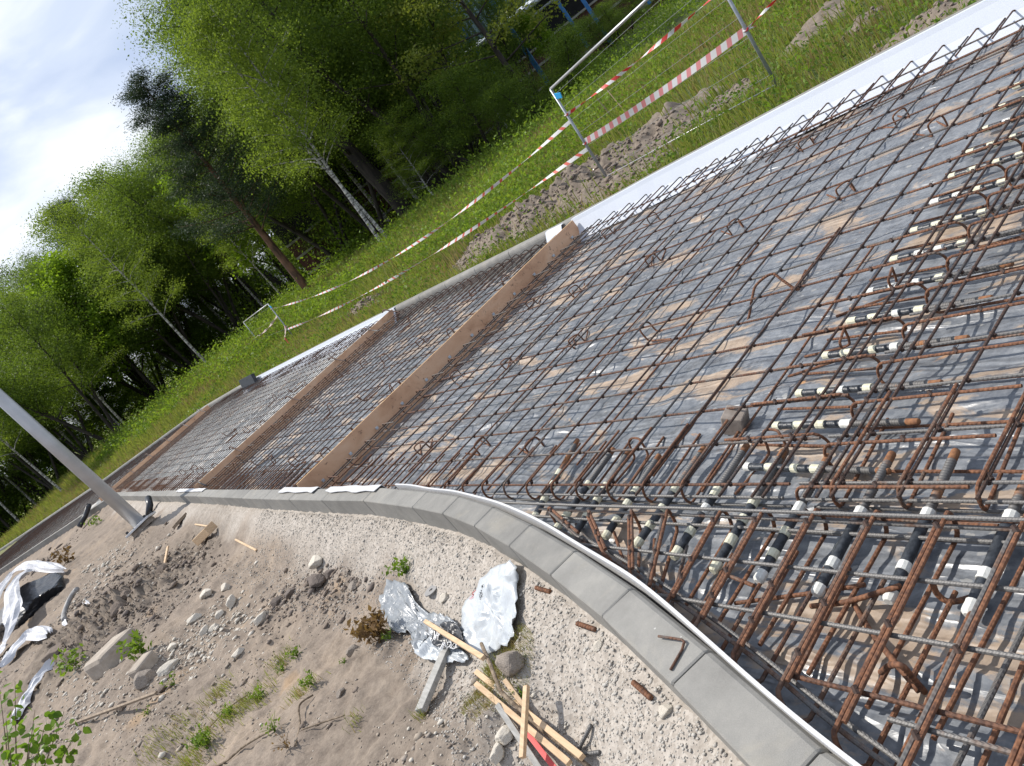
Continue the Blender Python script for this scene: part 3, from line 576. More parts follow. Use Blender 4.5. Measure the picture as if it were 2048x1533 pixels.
for k in range(46): y = 13.4 + .28 * k; bar('edge_hook', hookpts((xf(y) - .09, y), (-1, 0), .40, .3, -.05, -.17, .05, .05), .0065, M['rebar'], tE, n=5)
for k in range(46): y = 13.4 + .28 * k; bar('edge_hook', hookpts((xn(y) + .07, y), (1, 0), .40, .3, -.05, -.17, .05, .05), .0065, M['rebar_hook'], tE, n=5)
tF = mat_obj('distant dark rebar mat beyond the farthest plywood board')
for i in range(46):
    y = 27.9 + .36 * i; a = xn(y) + .08; b = xf(y) - .08
    if b - a > .3: bar('crosswise_bar', [Vector((a, y, -.06)), Vector((b, y, -.06))], .008, M['rebar_far'], tF, n=5)
for i in range(12):
    u = (i + .5) / 12; bar('lengthwise_bar', [Vector((lerp(xn(y), xf(y), u), y, -.075)) for y in np.arange(27.6, 45, 1.2)], .008, M['rebar_far'], tF, n=5)
# ------------------------------------------------------------------ dowels across the joints
def ribbed(mb, a, b, r, m=0, pitch=.011, n=12):
    L = (b - a).length; k = int(L / (pitch / 4)); P = []; rs = []
    for i in range(k + 1):
        P.append(a.lerp(b, i / k)); ph = i % 4; rs.append(r + (.0016 if ph in (0, 1) else -.0003))
    rs[0] = rs[-1] = r * .85; mb.tube(P, rs, n, m)
def dowel(lo, hi, label, group, r=.0135, white=False, torn=False, seed=0):      # lo: sleeved end, hi: bare ribbed end
    t = empty('dowel_bar', lo); tag(t, label, 'dowel', group); d = (hi - lo); L = d.length; u = d.normalized(); s = .56 * L
    mb = MB(); ribbed(mb, u * (s * .9), u * (L * .93), r); mb.build('bar', M['dowel'], t, True); mb = MB(); mb.tube([u * (L * .925), u * (L * .992), u * L], [r * 1.03, r * 1.0, r * .85], 12); mb.build('rusty_tip', M['rebar_tip'], t, True)
    mb = MB(); P = [u * (s * i / 12) + Vector((0, 0, .0015 * nz(i, seed))) for i in range(13)]; mb.tube(P, [r + .0032 + .0012 * nz(i * 1.7, seed) for i in range(13)], 14); mb.build('sleeve', M['sleeve'], t, True)
    rn = random.Random(seed); sp = [(0, .11), (.30 + rn.uniform(-.05, .05), .10), (.62 + rn.uniform(-.05, .05), .09), (.91, .10)]
    for k, (f, w) in enumerate(sp):
        if white and k == 2: continue
        a = u * (s * f - (.012 if k == 0 else 0)); w *= rn.uniform(.8, 1.25); mb = MB(); P = [a + u * (w * s * 1.15 * i / 5) for i in range(6)]
        rs = [r + .0052 + .0014 * rn.random() for i in range(6)]
        if k == 0: rs[0] = r * rn.uniform(.7, 1.0)
        mb.tube(P, rs, 11); mb.build('tape_band', M['masking_white'] if white or rn.random() < .12 else M['masking'], t, False)
    if torn:
        mb = MB(); side = Vector((-u.y, u.x, 0)); P = [u * (s * .1) + side * .008, u * (s * .3) + side * .026 + Vector((0, 0, -.01)), u * (s * .55) + side * .018, u * (s * .8)]
        V = [p + Vector((0, 0, q)) for p in P for q in (-.009, .009)]; mesh('tape_tail', V, [(2 * i, 2 * i + 1, 2 * i + 3, 2 * i + 2) for i in range(3)], M['masking'], t).modifiers.new('thick', 'SOLIDIFY').thickness = .001
    return t
GA = 'dowel bars across the joint beside the curved kerb'
for k, (y, xa, xb, dy) in enumerate(((3.70, 1.53, 2.12, .17), (3.42, 1.46, 2.02, .02), (3.24, 1.44, 2.00, .05), (3.0, 1.45, 1.95, .02), (2.755, 1.42, 1.99, -.01), (2.49, 1.38, 1.99, 0), (2.245, 1.34, 1.94, .02), (2.02, 1.32, 1.90, .01), (1.77, 1.30, 1.90, 0), (1.525, 1.31, 1.90, .02), (1.29, 1.30, 1.90, 0), (1.05, 1.30, 1.9, 0))):
    lab = 'short black-sleeved dowel bar with cream tape bands across the joint beside the curved kerb'
    if k == 8: lab = 'dowel bar with a long torn strip of loose tape beside the curved kerb'
    dowel(Vector((xa, y, -.222)), Vector((xb, y + dy, -.195)), lab, None if k == 8 else GA, .0145, k >= 8, k == 8, k)
GB = 'dowel bars across the joint at the right'
for k, x in enumerate((1.85, 2.10, 2.31, 2.57, 2.82, 3.05, 3.31, 3.56, 3.82, 4.07, 4.31, 4.56, 4.8, 5.05)):
    lab = 'black-sleeved dowel bar with cream tape bands in the row running up the right side'
    if k == 2: lab = 'cream-taped dowel bar with a loose tape tail in the right row'
    dowel(Vector((x + .02, 2.43 + .02 * nz(k, 4), -.212)), Vector((x - .03, 1.75 + .03 * nz(k, 8), -.205)), lab, None if k == 2 else GB, .0122, False, k in (2, 4, 7), 40 + k)
# ------------------------------------------------------------------ bent wire spacers, pins, the concrete cube
def spacer_me():
    mb = MB(); P = [(-.02, .30, -.098), (-.005, .12, -.098), (0, .04, -.095), (0, .01, -.08), (0, 0, -.02), (.02, -.012, 0), (.07, -.012, .004), (.095, 0, -.015), (.10, .012, -.07), (.10, .03, -.095), (.105, .1, -.1), (.12, .26, -.1)]
    P = [Vector(p) for p in P]; Q = catmull([tuple(p) for p in P], 4); mb.tube(Q, .0062, 7); me = bpy.data.meshes.new('spacer'); me.from_pydata([tuple(v) for v in mb.V], [], mb.F); me.materials.append(M['rebar_hook']); me.materials.append(M['knot']); return me
sm = spacer_me()
SP = [(4.37, 5.15, 0), (4.43, 4.26, .3), (3.26, 4.17, -2.2), (3.29, 5.15, .2), (3.22, 6.12, .1), (3.32, 7.1, -2.4), (2.1, 5.08, .8), (2.05, 4.34, .6), (2.02, 3.19, 2.6), (2.0, 2.3, 2.5), (4.36, 3.27, .2), (5.64, 4.30, .1), (5.41, 6.0, .4), (5.58, 6.9, .2), (5.3, 3.3, .3), (4.86, 2.86, .2), (2.6, 2.33, 1.2), (3.05, 2.30, 1.2), (2.15, 6.2, .4), (4.3, 6.2, .2), (4.4, 7.1, 0)]
for k, (x, y, a) in enumerate(SP):
    o = bpy.data.objects.new('wire_spacer', sm); COL.objects.link(o); o.location = (x, y, -.150); o.rotation_euler = (0, 0, a - 1.0); tag(o, 'bent rusty bar spacer holding up the large mat of the middle bay', 'spacer', 'bent bar spacers in the middle bay')
for k in range(34):
    o = bpy.data.objects.new('wire_spacer', sm); COL.objects.link(o); o.location = (2.1 + 1.05 * (k % 4) + .15 * nz(k, 3), 8.4 + 1.02 * (k // 4) + (.8 if k > 18 else 0), -.06); o.rotation_euler = (0, 0, k * .9); tag(o, 'bent rusty bar spacer in the dense mats beyond the nearest plywood board', 'spacer', 'bent bar spacers beyond the nearest board')
P = catmull([tuple(p) for p in (Vector((3.05, 3.30, -.26)), Vector((3.13, 3.27, -.25)), Vector((3.22, 3.23, -.16)), Vector((3.27, 3.2, -.115)), Vector((3.34, 3.13, -.11)), Vector((3.33, 3.08, -.16)), Vector((3.32, 3.02, -.235)), Vector((3.42, 3.06, -.245)), Vector((3.55, 3.10, -.25)))], 6)
mb = MB(); mb.tube(P, .008, 8); tag(mb.build('wire_spacer', M['rebar_hook'], None, True), 'large hoop-shaped rusty spacer bar with splayed feet amid orange mud stains in the middle bay', 'spacer')
for k, (x0, yb) in enumerate(((2.35, 13.12), (3.55, 13.16), (4.55, 13.18), (5.35, 13.2), (1.62, 13.1), (5.88, 13.2))):
    mb = MB(); mb.tube(catmull([(x0 + .02, yb - .28, -.08), (x0 + .01, yb - .05, -.01), (x0, yb + .06, .05), (x0, yb + .16, .075), (x0 - .02, yb + .24, .05)], 4), .012, 7)
    tag(mb.build('bent_pin', M['rebar_far'], None, True), 'dark bent steel pin hooked over the middle plywood board', 'bent pin', 'bent pins hooked over the middle board')
for k in range(6):
    x0 = 1.5 + .7 * k; yb = 27.0 + .8 * (x0 - 1.05) / 4.25; mb = MB(); mb.tube(catmull([(x0 + .02, yb - .5, -.1), (x0 + .01, yb - .06, 0), (x0, yb + .1, .08), (x0 - .02, yb + .35, .07)], 4), .014, 6); tag(mb.build('bent_pin', M['rebar_far'], None, True), 'dark bent steel pin hooked over the farthest plywood board', 'bent pin', 'bent pins hooked over the farthest board')
for k, x0 in enumerate((2.35, 3.05, 3.9, 4.75, 5.55)):
    mb = MB(); mb.tube([(x0, 7.76, -.24), (x0 - .01, 7.78, .03)], .011, 7); tag(mb.build('rebar_stake', M['rebar'], None), 'short rusty stake holding up the back of the nearest plywood board', 'stake', 'stakes behind the nearest board')
q = gp(1471, 842, -.21); mb = MB(); mb.box((0, 0, 0), (.10, .10, .10), (Matrix.Rotation(.25, 3, 'Z') @ Matrix.Rotation(.45, 3, 'X')), 0, .006); tag(mb.build('concrete_cube', M['brick'], None, False, q), 'small brownish concrete cube lying under the mat near the dowels', 'concrete cube')
for k, (Q, lab) in enumerate((([(1622, 1213, -.245), (1690, 1205, -.23), (1775, 1180, -.20), (1800, 1172, -.19)], 'rusty bent bar lying across the gap beside the taped dowel ends'), ([(1708, 1208, -.25), (1742, 1265, -.24), (1790, 1325, -.22), (1838, 1383, -.245)], 'rusty spacer leg slanting across the sheet in the kerbside cage'), ([(1762, 1345, -.20), (1780, 1332, -.15), (1803, 1332, -.13), (1822, 1352, -.18), (1850, 1385, -.25)], 'small arched rusty spacer in the kerbside cage near the bottom right'), ([(1865, 1165, -.16), (1876, 1190, -.21), (1905, 1204, -.235), (1972, 1186, -.235)], 'curved rusty spacer foot at the right end of the kerbside cage'))):
    mb = MB(); mb.tube(catmull([tuple(gp(*q)) for q in Q], 6), .0085, 8); tag(mb.build('wire_spacer', M['rebar_hook'], None, True), lab, 'spacer')
mb = MB(); mb.tube([gp(1317, 1273, .012), gp(1345, 1277, .012), gp(1364, 1280, .010), gp(1368.5, 1284, .010), gp(1364, 1300, .006), gp(1341, 1340, .006)], .0042, 8); tag(mb.build('bent_wire', M['rebar'], None, True), 'thin bent rusty wire lying on the near curved kerb', 'wire')
#@@PART3
# ------------------------------------------------------------------ projection (to size the trees against the skyline)
def proj(p):
    v = np.array([p[0], p[1], p[2] - CAMH]); c = (RX * v[0] + RY * v[1] + RZ * v[2]); return 1024 + F * c[0] / -c[2], 766.5 - F * c[1] / -c[2]
# ------------------------------------------------------------------ stones, clods, pebbles
def rockme(name, seed, sub, mat, flat=.7, ang=.35):
    rn = random.Random(int(seed * 10)); pl = []
    for k in range(15): v = Vector((rn.gauss(0, 1), rn.gauss(0, 1), rn.gauss(0, 1))).normalized(); pl.append((v, rn.uniform(.62, 1.0)))
    bm = bmesh.new(); bmesh.ops.create_icosphere(bm, subdivisions=sub + 1, radius=1)
    for v in bm.verts:
        n = v.co.normalized(); d = min([1.15] + [q / max(.05, n.dot(a)) for a, q in pl if n.dot(a) > .05]); d *= 1 + .05 * noise.noise(n * 3 + Vector((seed, 0, 0))) + .02 * noise.noise(n * 9)
        v.co = Vector((n.x * d * 1.15, n.y * d * .9, n.z * d * flat))
    me = bpy.data.meshes.new(name); bm.to_mesh(me); bm.free(); me.materials.append(mat); return me
RK = {k: [rockme('rock_' + k, 3.1 * i + len(k), 3, M[k], .62 + .1 * i) for i in range(3)] for k in ('stone', 'stone_pale', 'stone_dark', 'clod')}
def stone(px, py, s, k, label, group=None, i=0, zz=.25, sx=1, rz=None):
    p = hit(px, py); o = bpy.data.objects.new('stone' if k != 'clod' else 'soil_clod', RK[k][i % 3]); COL.objects.link(o); o.location = p + Vector((0, 0, s * zz)); o.scale = (s * sx, s, s); o.rotation_euler = (nz(px, py) * .5, 0, px * .37 if rz is None else rz)
    tag(o, label, 'stone' if k != 'clod' else 'soil clod', group)
stone(1032, 1338, .062, 'stone', 'large grey-brown stone beside the white plastic bag and the laths', i=1, zz=.5)
stone(642, 1172, .075, 'stone_dark', 'dark angular stone on the dirt bank below the gravel slope', zz=.4)
stone(690, 1396, .030, 'stone', 'small round brown stone alone on the smooth dirt left of the grey plank', i=2, zz=.4)
stone(1337, 1430, .027, 'stone_pale', 'pale yellowish stone lying against the near kerb', i=1)
stone(1204, 1300, .020, 'stone_pale', 'small pale stone on the gravel between the rebar offcut and the bag', i=2)
stone(1020, 1480, .040, 'stone_pale', 'pale brown cobble left of the lath pile', i=0, zz=.4)
stone(1012, 1522, .036, 'stone_pale', 'cream cobble at the bottom edge under the lath pile', i=2, zz=.4)
stone(640, 1130, .07, 'stone_pale', 'pale flat stone just above the dark angular stone', i=1, sx=1.5)
stone(668, 1155, .05, 'stone_dark', 'medium brown stone right of the dark angular stone', i=2)
stone(715, 1180, .045, 'stone', 'grey stone on the dirt left of the torn grey film', i=0)
stone(590, 1195, .055, 'stone_dark', 'brownish stone left of the dark angular stone', i=1)
stone(560, 1212, .05, 'stone_dark', 'dark small stone at the left of the stone cluster', i=0)
stone(897, 1205, .03, 'stone_pale', 'pale pebble right of the flat grey ring', i=2)
stone(712, 1310, .045, 'stone', 'tan stone below the withered shrub', i=1)
stone(300, 1365, .09, 'stone', 'rounded grey stone beside the concrete lump at lower left', i=1, zz=.3)
for k, (px, py, s) in enumerate(((385, 1318, .03), (398, 1247, .05), (418, 1268, .045), (432, 1262, .04), (352, 1300, .05), (470, 1210, .06), (445, 1235, .045), (485, 1315, .04), (535, 1248, .045), (340, 1345, .07), (420, 1195, .07), (455, 1180, .05))): stone(px, py, s, 'stone_pale', 'whitish stone scattered on the dirt bank left of the stone cluster', 'whitish stones on the dirt bank', k, sx=1.3)
for k, (px, py, s) in enumerate(((230, 1195, .10), (262, 1205, .08), (248, 1232, .10), (290, 1180, .07), (240, 1290, .16), (335, 1150, .07), (120, 1320, .13), (165, 1322, .10), (250, 1420, .05), (330, 1385, .05))): stone(px, py, s, 'clod', 'dark lump of dug soil on the heap at the left', 'soil lumps on the left heap', k, zz=.2)
def scatter(name, N, fpos, smin, smax, mats, label, cat, pw=2.6, flat=.65):
    base = np.array([(1, 0, 0), (-1, 0, 0), (0, 1, 0), (0, -1, 0), (0, 0, 1), (0, 0, -1), (.6, .6, .5), (-.6, .55, .5), (-.55, -.6, .45), (.6, -.55, .5)], dtype=np.float32)
    tri = np.array([(4, 6, 7), (4, 7, 8), (4, 8, 9), (4, 9, 6), (0, 2, 6), (2, 7, 6), (2, 1, 7), (1, 8, 7), (1, 3, 8), (3, 9, 8), (3, 0, 9), (0, 6, 9), (5, 2, 0), (5, 1, 2), (5, 3, 1), (5, 0, 3)])
    P = []; S = []
    for _ in range(N * 3):
        q = fpos()
        if q is None: continue
        u = random.random(); s = smin * (1 - u * (1 - (smin / smax) ** pw)) ** (-1 / pw) * q[3]; P.append((q[0], q[1], q[2] + s * .15)); S.append(s)
        if len(P) >= N: break
    n = len(P); P = np.array(P); S = np.array(S); a = rng.uniform(0, 6.28, n); V = np.repeat(base[None], n, 0) * (1 + rng.uniform(-.25, .25, (n, 10, 3))); V *= np.stack([S * rng.uniform(.8, 1.5, n), S, S * flat * rng.uniform(.6, 1.2, n)], -1)[:, None, :]
    ca, sa = np.cos(a)[:, None], np.sin(a)[:, None]; X = V[..., 0] * ca - V[..., 1] * sa; Y = V[..., 0] * sa + V[..., 1] * ca; V = np.stack([X, Y, V[..., 2]], -1) + P[:, None, :]
    T = (tri[None] + (np.arange(n) * 10)[:, None, None]).reshape(-1, 3); mi = np.repeat(rng.integers(0, len(mats), n), 16)
    o = npmesh(name, V.reshape(-1, 3), T, mats, mi=mi); return tag(o, label, cat, kind='stuff')
def fp_gravel():
    y = 1.2 + 7.5 * random.random() ** 1.7; d = .02 + .75 * random.random() ** (1.0 if y < 4 else 1.4); x = xn(y) - .14 - d; return (x, y, gnear(x, y), 1)
def fp_dirt():
    y = 1.6 + 13 * random.random() ** 1.5; d = .35 + 3.4 * random.random(); x = xn(y) - .14 - d
    if nz(x * 1.1, y * 1.1, 33) + .35 * nz(x * 4, y * 4, 3) < -.02 + .25 * random.random(): return None
    return (x, y, gnear(x, y), .8 + y * .10)
scatter('gravel', 38000, fp_gravel, .0022, .0105, [simple('gravel_grain', (.33, .305, .27), (.47, .445, .405), 30, .95, 0, obj=False)], 'pale grey gravel grains covering the slope under the near kerb', 'gravel')
scatter('pebbles', 13000, fp_dirt, .003, .022, [M['stone'], M['stone_pale'], simple('pebble_mid', (.26, .215, .17), (.40, .34, .27), 30, .95, 0, obj=False), M['clod']], 'loose pebbles and crumbs of soil scattered over the dirt bank', 'pebbles')
def fp_spoil():
    y = 1 + 26 * random.random() ** 1.4; dk = .35 + 3 * random.random(); x = xf(y) + dk
    if spoil(x, y) < .08: return None
    return (x, y, gnear(x, y), 1 + y * .04)
HP = [hit(*q[:2]) for q in ((250, 1205), (300, 1165), (215, 1240), (160, 1300), (90, 1125), (395, 1130), (285, 1235), (240, 1180), (700, 1180), (560, 1215), (640, 1190))]; CP = [hit(*q) for q in ((400, 1290), (385, 1320), (430, 1265), (460, 1230), (440, 1300), (350, 1330), (210, 1165), (200, 1130), (235, 1110), (180, 1420), (220, 1400), (130, 1400), (480, 1250))]
def fp_heap():
    q = random.choice(HP); r = .035 * q.y; x = q.x + random.gauss(0, r * .6); y = q.y + random.gauss(0, r * 1.4)
    return (x, y, gnear(x, y), .35 + .07 * q.y) if x < xn(y) - .5 else None
def fp_chip():
    q = random.choice(CP); r = .03 * q.y; x = q.x + random.gauss(0, r * .6); y = q.y + random.gauss(0, r * 1.4)
    return (x, y, gnear(x, y), .5 + .06 * q.y) if x < xn(y) - .4 else None
scatter('soil_lumps', 3600, fp_heap, .006, .055, [M['clod'], M['stone_dark'], M['clod']], 'crumbly dark soil lumps of the dug heaps on the bank', 'soil lumps', 1.9)
scatter('limestone_chips', 1500, fp_chip, .006, .035, [M['stone_pale']], 'whitish limestone chips strewn on the dirt bank', 'stone chips', 2.0)
scatter('soil_crumbs', 5000, fp_spoil, .008, .05, [M['clod']], 'clods of dug soil along the verge behind the far kerb', 'soil crumbs', 2.0)
# ------------------------------------------------------------------ leaves, blades
def leaves(C, Nn, size, aspect=.6, droop=0.0, curl=.25):       # C (n,3) centres, size (n,) -> quads
    n = len(C); d = rng.normal(size=(n, 3)); d[:, 2] -= droop; d /= np.linalg.norm(d, axis=1, keepdims=True); r = rng.normal(size=(n, 3)); s = np.cross(d, r); s /= np.linalg.norm(s, axis=1, keepdims=True)
    L = size[:, None] * d; W = (size * aspect * .5)[:, None] * s; nrm = np.cross(d, s) * (size * curl)[:, None] * .4
    V = np.stack([C - L * .5, C + W + nrm, C + L * .5, C - W + nrm], 1).reshape(-1, 3); return V, np.arange(n * 4).reshape(-1, 4)
def blades(P, h, w, lean=.35):
    n = len(P); a = rng.uniform(0, 6.28, n); s = np.stack([np.cos(a), np.sin(a), np.zeros(n)], 1) * w[:, None]; b = rng.normal(size=(n, 3)) * lean; b[:, 2] = 1; b /= np.linalg.norm(b, axis=1, keepdims=True); up = np.array([0, 0, 1.0])
    m = P + (up * .55 + b * .0) * h[:, None] + b * (h * .0)[:, None]; m = P + (up * .8 + b * .2) * (h * .5)[:, None]; t = P + (up * .45 + b * .55) * h[:, None]
    V = np.stack([P - s * .5, P + s * .5, m + s * .35, m - s * .35, t], 1).reshape(-1, 3); i = np.arange(n) * 5
    T = np.concatenate([np.stack([i, i + 1, i + 2], 1), np.stack([i, i + 2, i + 3], 1), np.stack([i + 3, i + 2, i + 4], 1)]); return V, T
def verge_pts(N, y0, y1, dk0, dk1, pw=1.5, keep=None):
    out = []
    while len(out) < N:
        y = y0 + (y1 - y0) * random.random() ** pw; dk = dk0 + (dk1 - dk0) * random.random() ** 1.2; x = xf(y) + dk
        if random.random() < sstep(0, .2, spoil(x, y)) * .95: continue
        if keep and not keep(x, y): continue
        out.append((x, y, gz(x, y) - .01))
    return np.array(out)
P = verge_pts(120000, -1, 58, .22, 14); dist = np.hypot(P[:, 0], P[:, 1]); h = rng.uniform(.07, .26, len(P)) * (1 + .6 * np.array([nz(p[0] * .9, p[1] * .9, 7) for p in P])) * (1 + .02 * dist)
V, T = blades(P, h, .006 + .0011 * dist, .55); tag(npmesh('verge_grass', V, T, [M['grass'], M['grass_dry']], mi=np.tile((rng.random(len(P)) < np.array([.12 + .55 * sstep(.0, .45, nz(q[0] * .45, q[1] * .3, 70)) for q in P])).astype(int), 3)), 'green meadow grass on the verge behind the far kerb', 'grass', kind='stuff')
P = verge_pts(42000, -1, 32, .3, 13, 1.4, lambda x, y: nz(x * .7, y * .7, 50) > .02); P[:, 2] += rng.uniform(.02, .32, len(P)) * (.5 + rng.random(len(P))); dist = np.hypot(P[:, 0], P[:, 1])
V, T = leaves(P, None, rng.uniform(.03, .07, len(P)) * (.7 + .035 * dist), .5); tag(npmesh('verge_weeds', V, T, M['weed'], nv=4), 'leafy green weeds growing among the verge grass', 'weeds', kind='stuff')
def bush_cloud(N, fpos, hmin, hmax, rad):
    C = []
    while len(C) < N:
        q = fpos()
        if q is None: continue
        hh = random.uniform(hmin, hmax); m = int(60 * hh + 20); a = rng.normal(size=(m, 3)) * rad; a[:, 2] = np.abs(a[:, 2]) * hh * 1.6; C += list(a + np.array(q))
    return np.array(C[:N])
def fp_under():
    y = 1 + 50 * random.random() ** 1.0; dk = 2.6 + .05 * y + 26 * random.random() ** 1.6; x = xf(y) + dk
    if nz(x * .16, y * .16, 60) + .3 * nz(x * .6, y * .6, 61) < -.05: return None
    return (x, y, gz(x, y))
C = bush_cloud(110000, fp_under, .18, .75, .34); dist = np.hypot(C[:, 0], C[:, 1]); V, T = leaves(C, None, rng.uniform(.05, .11, len(C)) * (.6 + .022 * dist), .55)
tag(npmesh('undergrowth', V, T, [M['weed'], M['leaf_birch'], M['leaf_lime']], nv=4, mi=(rng.random(len(C)) * 2.3).astype(int)), 'bushy green undergrowth between the verge and the trees', 'undergrowth', kind='stuff')
# ------------------------------------------------------------------ trees
def limb(mb, p, d, L, r0, r1, seed, bend=.25, n=7, trop=.0, seg=6):
    P = [p]; rs = [r0]; q = p.copy(); d = d.normalized()
    for i in range(n):
        d = (d + Vector((nz(seed, i * .6), nz(seed + 9, i * .6), nz(seed + 5, i * .6) * .6)) * bend + Vector((0, 0, trop))).normalized(); q = q + d * (L / n); P.append(q); rs.append(lerp(r0, r1, (i + 1) / n))
    mb.tube(P, rs, seg); return P
TREEM = {}
def tree_proto(kind, h, seed):
    rn = random.Random(seed); mb = MB(); C = []; rads = []
    def clump(p, r, n):
        n = int(n * 1.5); a = rng.normal(size=(n, 3)) * np.array([r, r, r * .75]); C.append(a + np.array(p))
    def crown_branches(trunk, t0, nb, lf, up, drp, cr, cn, r0):
        for k in range(nb):
            t = t0 + (1 - t0) * (k + rn.random()) / nb; i = min(len(trunk) - 2, int(t * (len(trunk) - 1))); p = trunk[i].lerp(trunk[i + 1], t * (len(trunk) - 1) - i); az = k * 2.4 + rn.random()
            prof = lf(t) * h * rn.uniform(.75, 1.2); d = Vector((math.cos(az), math.sin(az), up * rn.uniform(.6, 1.4))); B = limb(mb, p, d, prof, r0 * (1.1 - t) + .012, .006, seed + k * 1.7, .28, 6, drp, 4)
            for j in range(2, len(B)):
                clump(B[j], cr * (1.0 if j < 6 else 1.15), int(cn * (.6 + .3 * j / 3)))
                if j in (3, 5):
                    az2 = az + rn.uniform(-1.5, 1.5); S = limb(mb, B[j], Vector((math.cos(az2), math.sin(az2), up * .6)), prof * .45, .012, .004, seed + k + j * 3.3, .3, 4, drp, 4)
                    for s in S[2:]: clump(s, cr, int(cn * .9))
    trunkm = 'bark_dark'; ls = .10; asp = .62; droop = 0
    if kind == 'birch':
        trunkm = 'bark_birch'; T = limb(mb, Vector((0, 0, -.3)), Vector((0, 0, 1)), h, .0078 * h, .010, seed, .055, 14, .03, 8); crown_branches(T, .34, 26, lambda t: .24 * (1.12 - t) ** .7, .9, -.10, .30, 40, .035); m = 'leaf_birch'; ls = .095; droop = .8
    elif kind == 'alder':
        m = 'leaf_dark'; ns = 3 + seed % 3
        for s in range(ns):
            az = s * 6.28 / ns + rn.random(); T = limb(mb, Vector((.12 * math.cos(az), .12 * math.sin(az), -.3)), Vector((math.cos(az) * .38, math.sin(az) * .38, 1)), h * rn.uniform(.8, 1), .011 * h, .015, seed + s * 5, .14, 10, .03, 7); crown_branches(T, .38, 12, lambda t: .21 * (1.15 - t) ** .6, .7, .0, .36, 52, .04)
    elif kind == 'oak':
        m = 'leaf_dark'; T = limb(mb, Vector((0, 0, -.3)), Vector((.05, 0, 1)), h * .9, .024 * h, .03, seed, .13, 10, .02, 9); crown_branches(T, .25, 24, lambda t: .30 * (1.15 - t) ** .5, .5, .03, .42, 72, .09)
    elif kind == 'willow':
        m = 'leaf_silver'; ls = .10; asp = .4; T = limb(mb, Vector((0, 0, -.3)), Vector((0, 0, 1)), h * .92, .016 * h, .02, seed, .10, 10, .02, 7); crown_branches(T, .25, 26, lambda t: .26 * (1.15 - t) ** .5, .9, .02, .42, 62, .05)
    elif kind == 'pine':
        m = 'needle'; trunkm = 'bark_pine'; ls = .13; asp = .22; T = limb(mb, Vector((0, 0, -.3)), Vector((0, 0, 1)), h, .014 * h, .03, seed, .05, 12, .03, 8); crown_branches(T, .30, 40, lambda t: .20 * (1.15 - t) ** .8, .45, .04, .24, 95, .05)
    elif kind == 'maple':
        m = 'leaf_lime'; ls = .12; asp = .9; T = limb(mb, Vector((0, 0, -.3)), Vector((0, 0, 1)), h, .010 * h, .012, seed, .08, 8, .02, 6); crown_branches(T, .22, 16, lambda t: .27 * (1.15 - t) ** .5, .9, .0, .25, 44, .03)
    else:
        m = 'leaf_oak'; ls = .11; asp = .7; T = limb(mb, Vector((0, 0, -.3)), Vector((0, 0, 1)), h, .014 * h, .02, seed, .10, 9, .02, 7); crown_branches(T, .25, 18, lambda t: .36 * (1.1 - t) ** .4, .25, .0, .22, 34, .05)
    C = np.concatenate(C); V, Q = leaves(C, None, rng.uniform(.6, 1.2, len(C)) * ls, asp, droop)
    r = empty(kind + '_tree'); t = mb.build('trunk', M[trunkm], r, True); c = npmesh('crown', V, Q, M[m], parent=r, nv=4); r['h'] = h; return r
NM = {'birch': 'birch_tree', 'alder': 'alder_tree', 'oak': 'broad_tree', 'willow': 'silver_tree', 'pine': 'pine_tree', 'maple': 'young_maple', 'yoak': 'yellow_green_tree'}
PROTO = {}
for kd, hs in (('birch', (12, 13, 11)), ('alder', (9, 11, 10)), ('oak', (15, 13)), ('willow', (14, 13)), ('pine', (14,)), ('maple', (7,)), ('yoak', (9,))):
    PROTO[kd] = [tree_proto(kd, hh, 11 + 7 * i + len(kd)) for i, hh in enumerate(hs)]
used = set()
SKYL = [(-500, 520), (-200, 450), (0, 402), (100, 388), (180, 372), (205, 330), (290, 272), (335, 235), (345, 140), (440, 108), (470, 52), (540, 30), (600, -60), (900, -400)]
def xs_at(y):
    for (y0, x0), (y1, x1) in zip(SKYL[:-1], SKYL[1:]):
        if y0 <= y <= y1: return lerp(x0, x1, (y - y0) / (y1 - y0))
    return -400
def skyheight(b, lo=4, hi=26):
    best = lo
    for hh in np.arange(lo, hi, .4):
        x, y = proj(b + UP * hh)
        if x < xs_at(y): break
        best = hh
    return best
def tree(kind, i, b, h, label, group=None, az=None, lean=(0, 0), wide=1.0):
    if kind == 'pine' and group is None: wide = 1.45
    pr = PROTO[kind][i % len(PROTO[kind])]; key = (kind, i % len(PROTO[kind]))
    if key in used: r = dup(pr)
    else: r = pr; used.add(key)
    s = h / pr['h']; r.name = NM[kind]; r.location = b; r.scale = (s * wide, s * wide, s); r.rotation_euler = (lean[0], LEAN + lean[1], random.random() * 6.28 if az is None else az)
    if group is None and 'group' in r: del r['group']
    tag(r, label, 'tree', group); return r
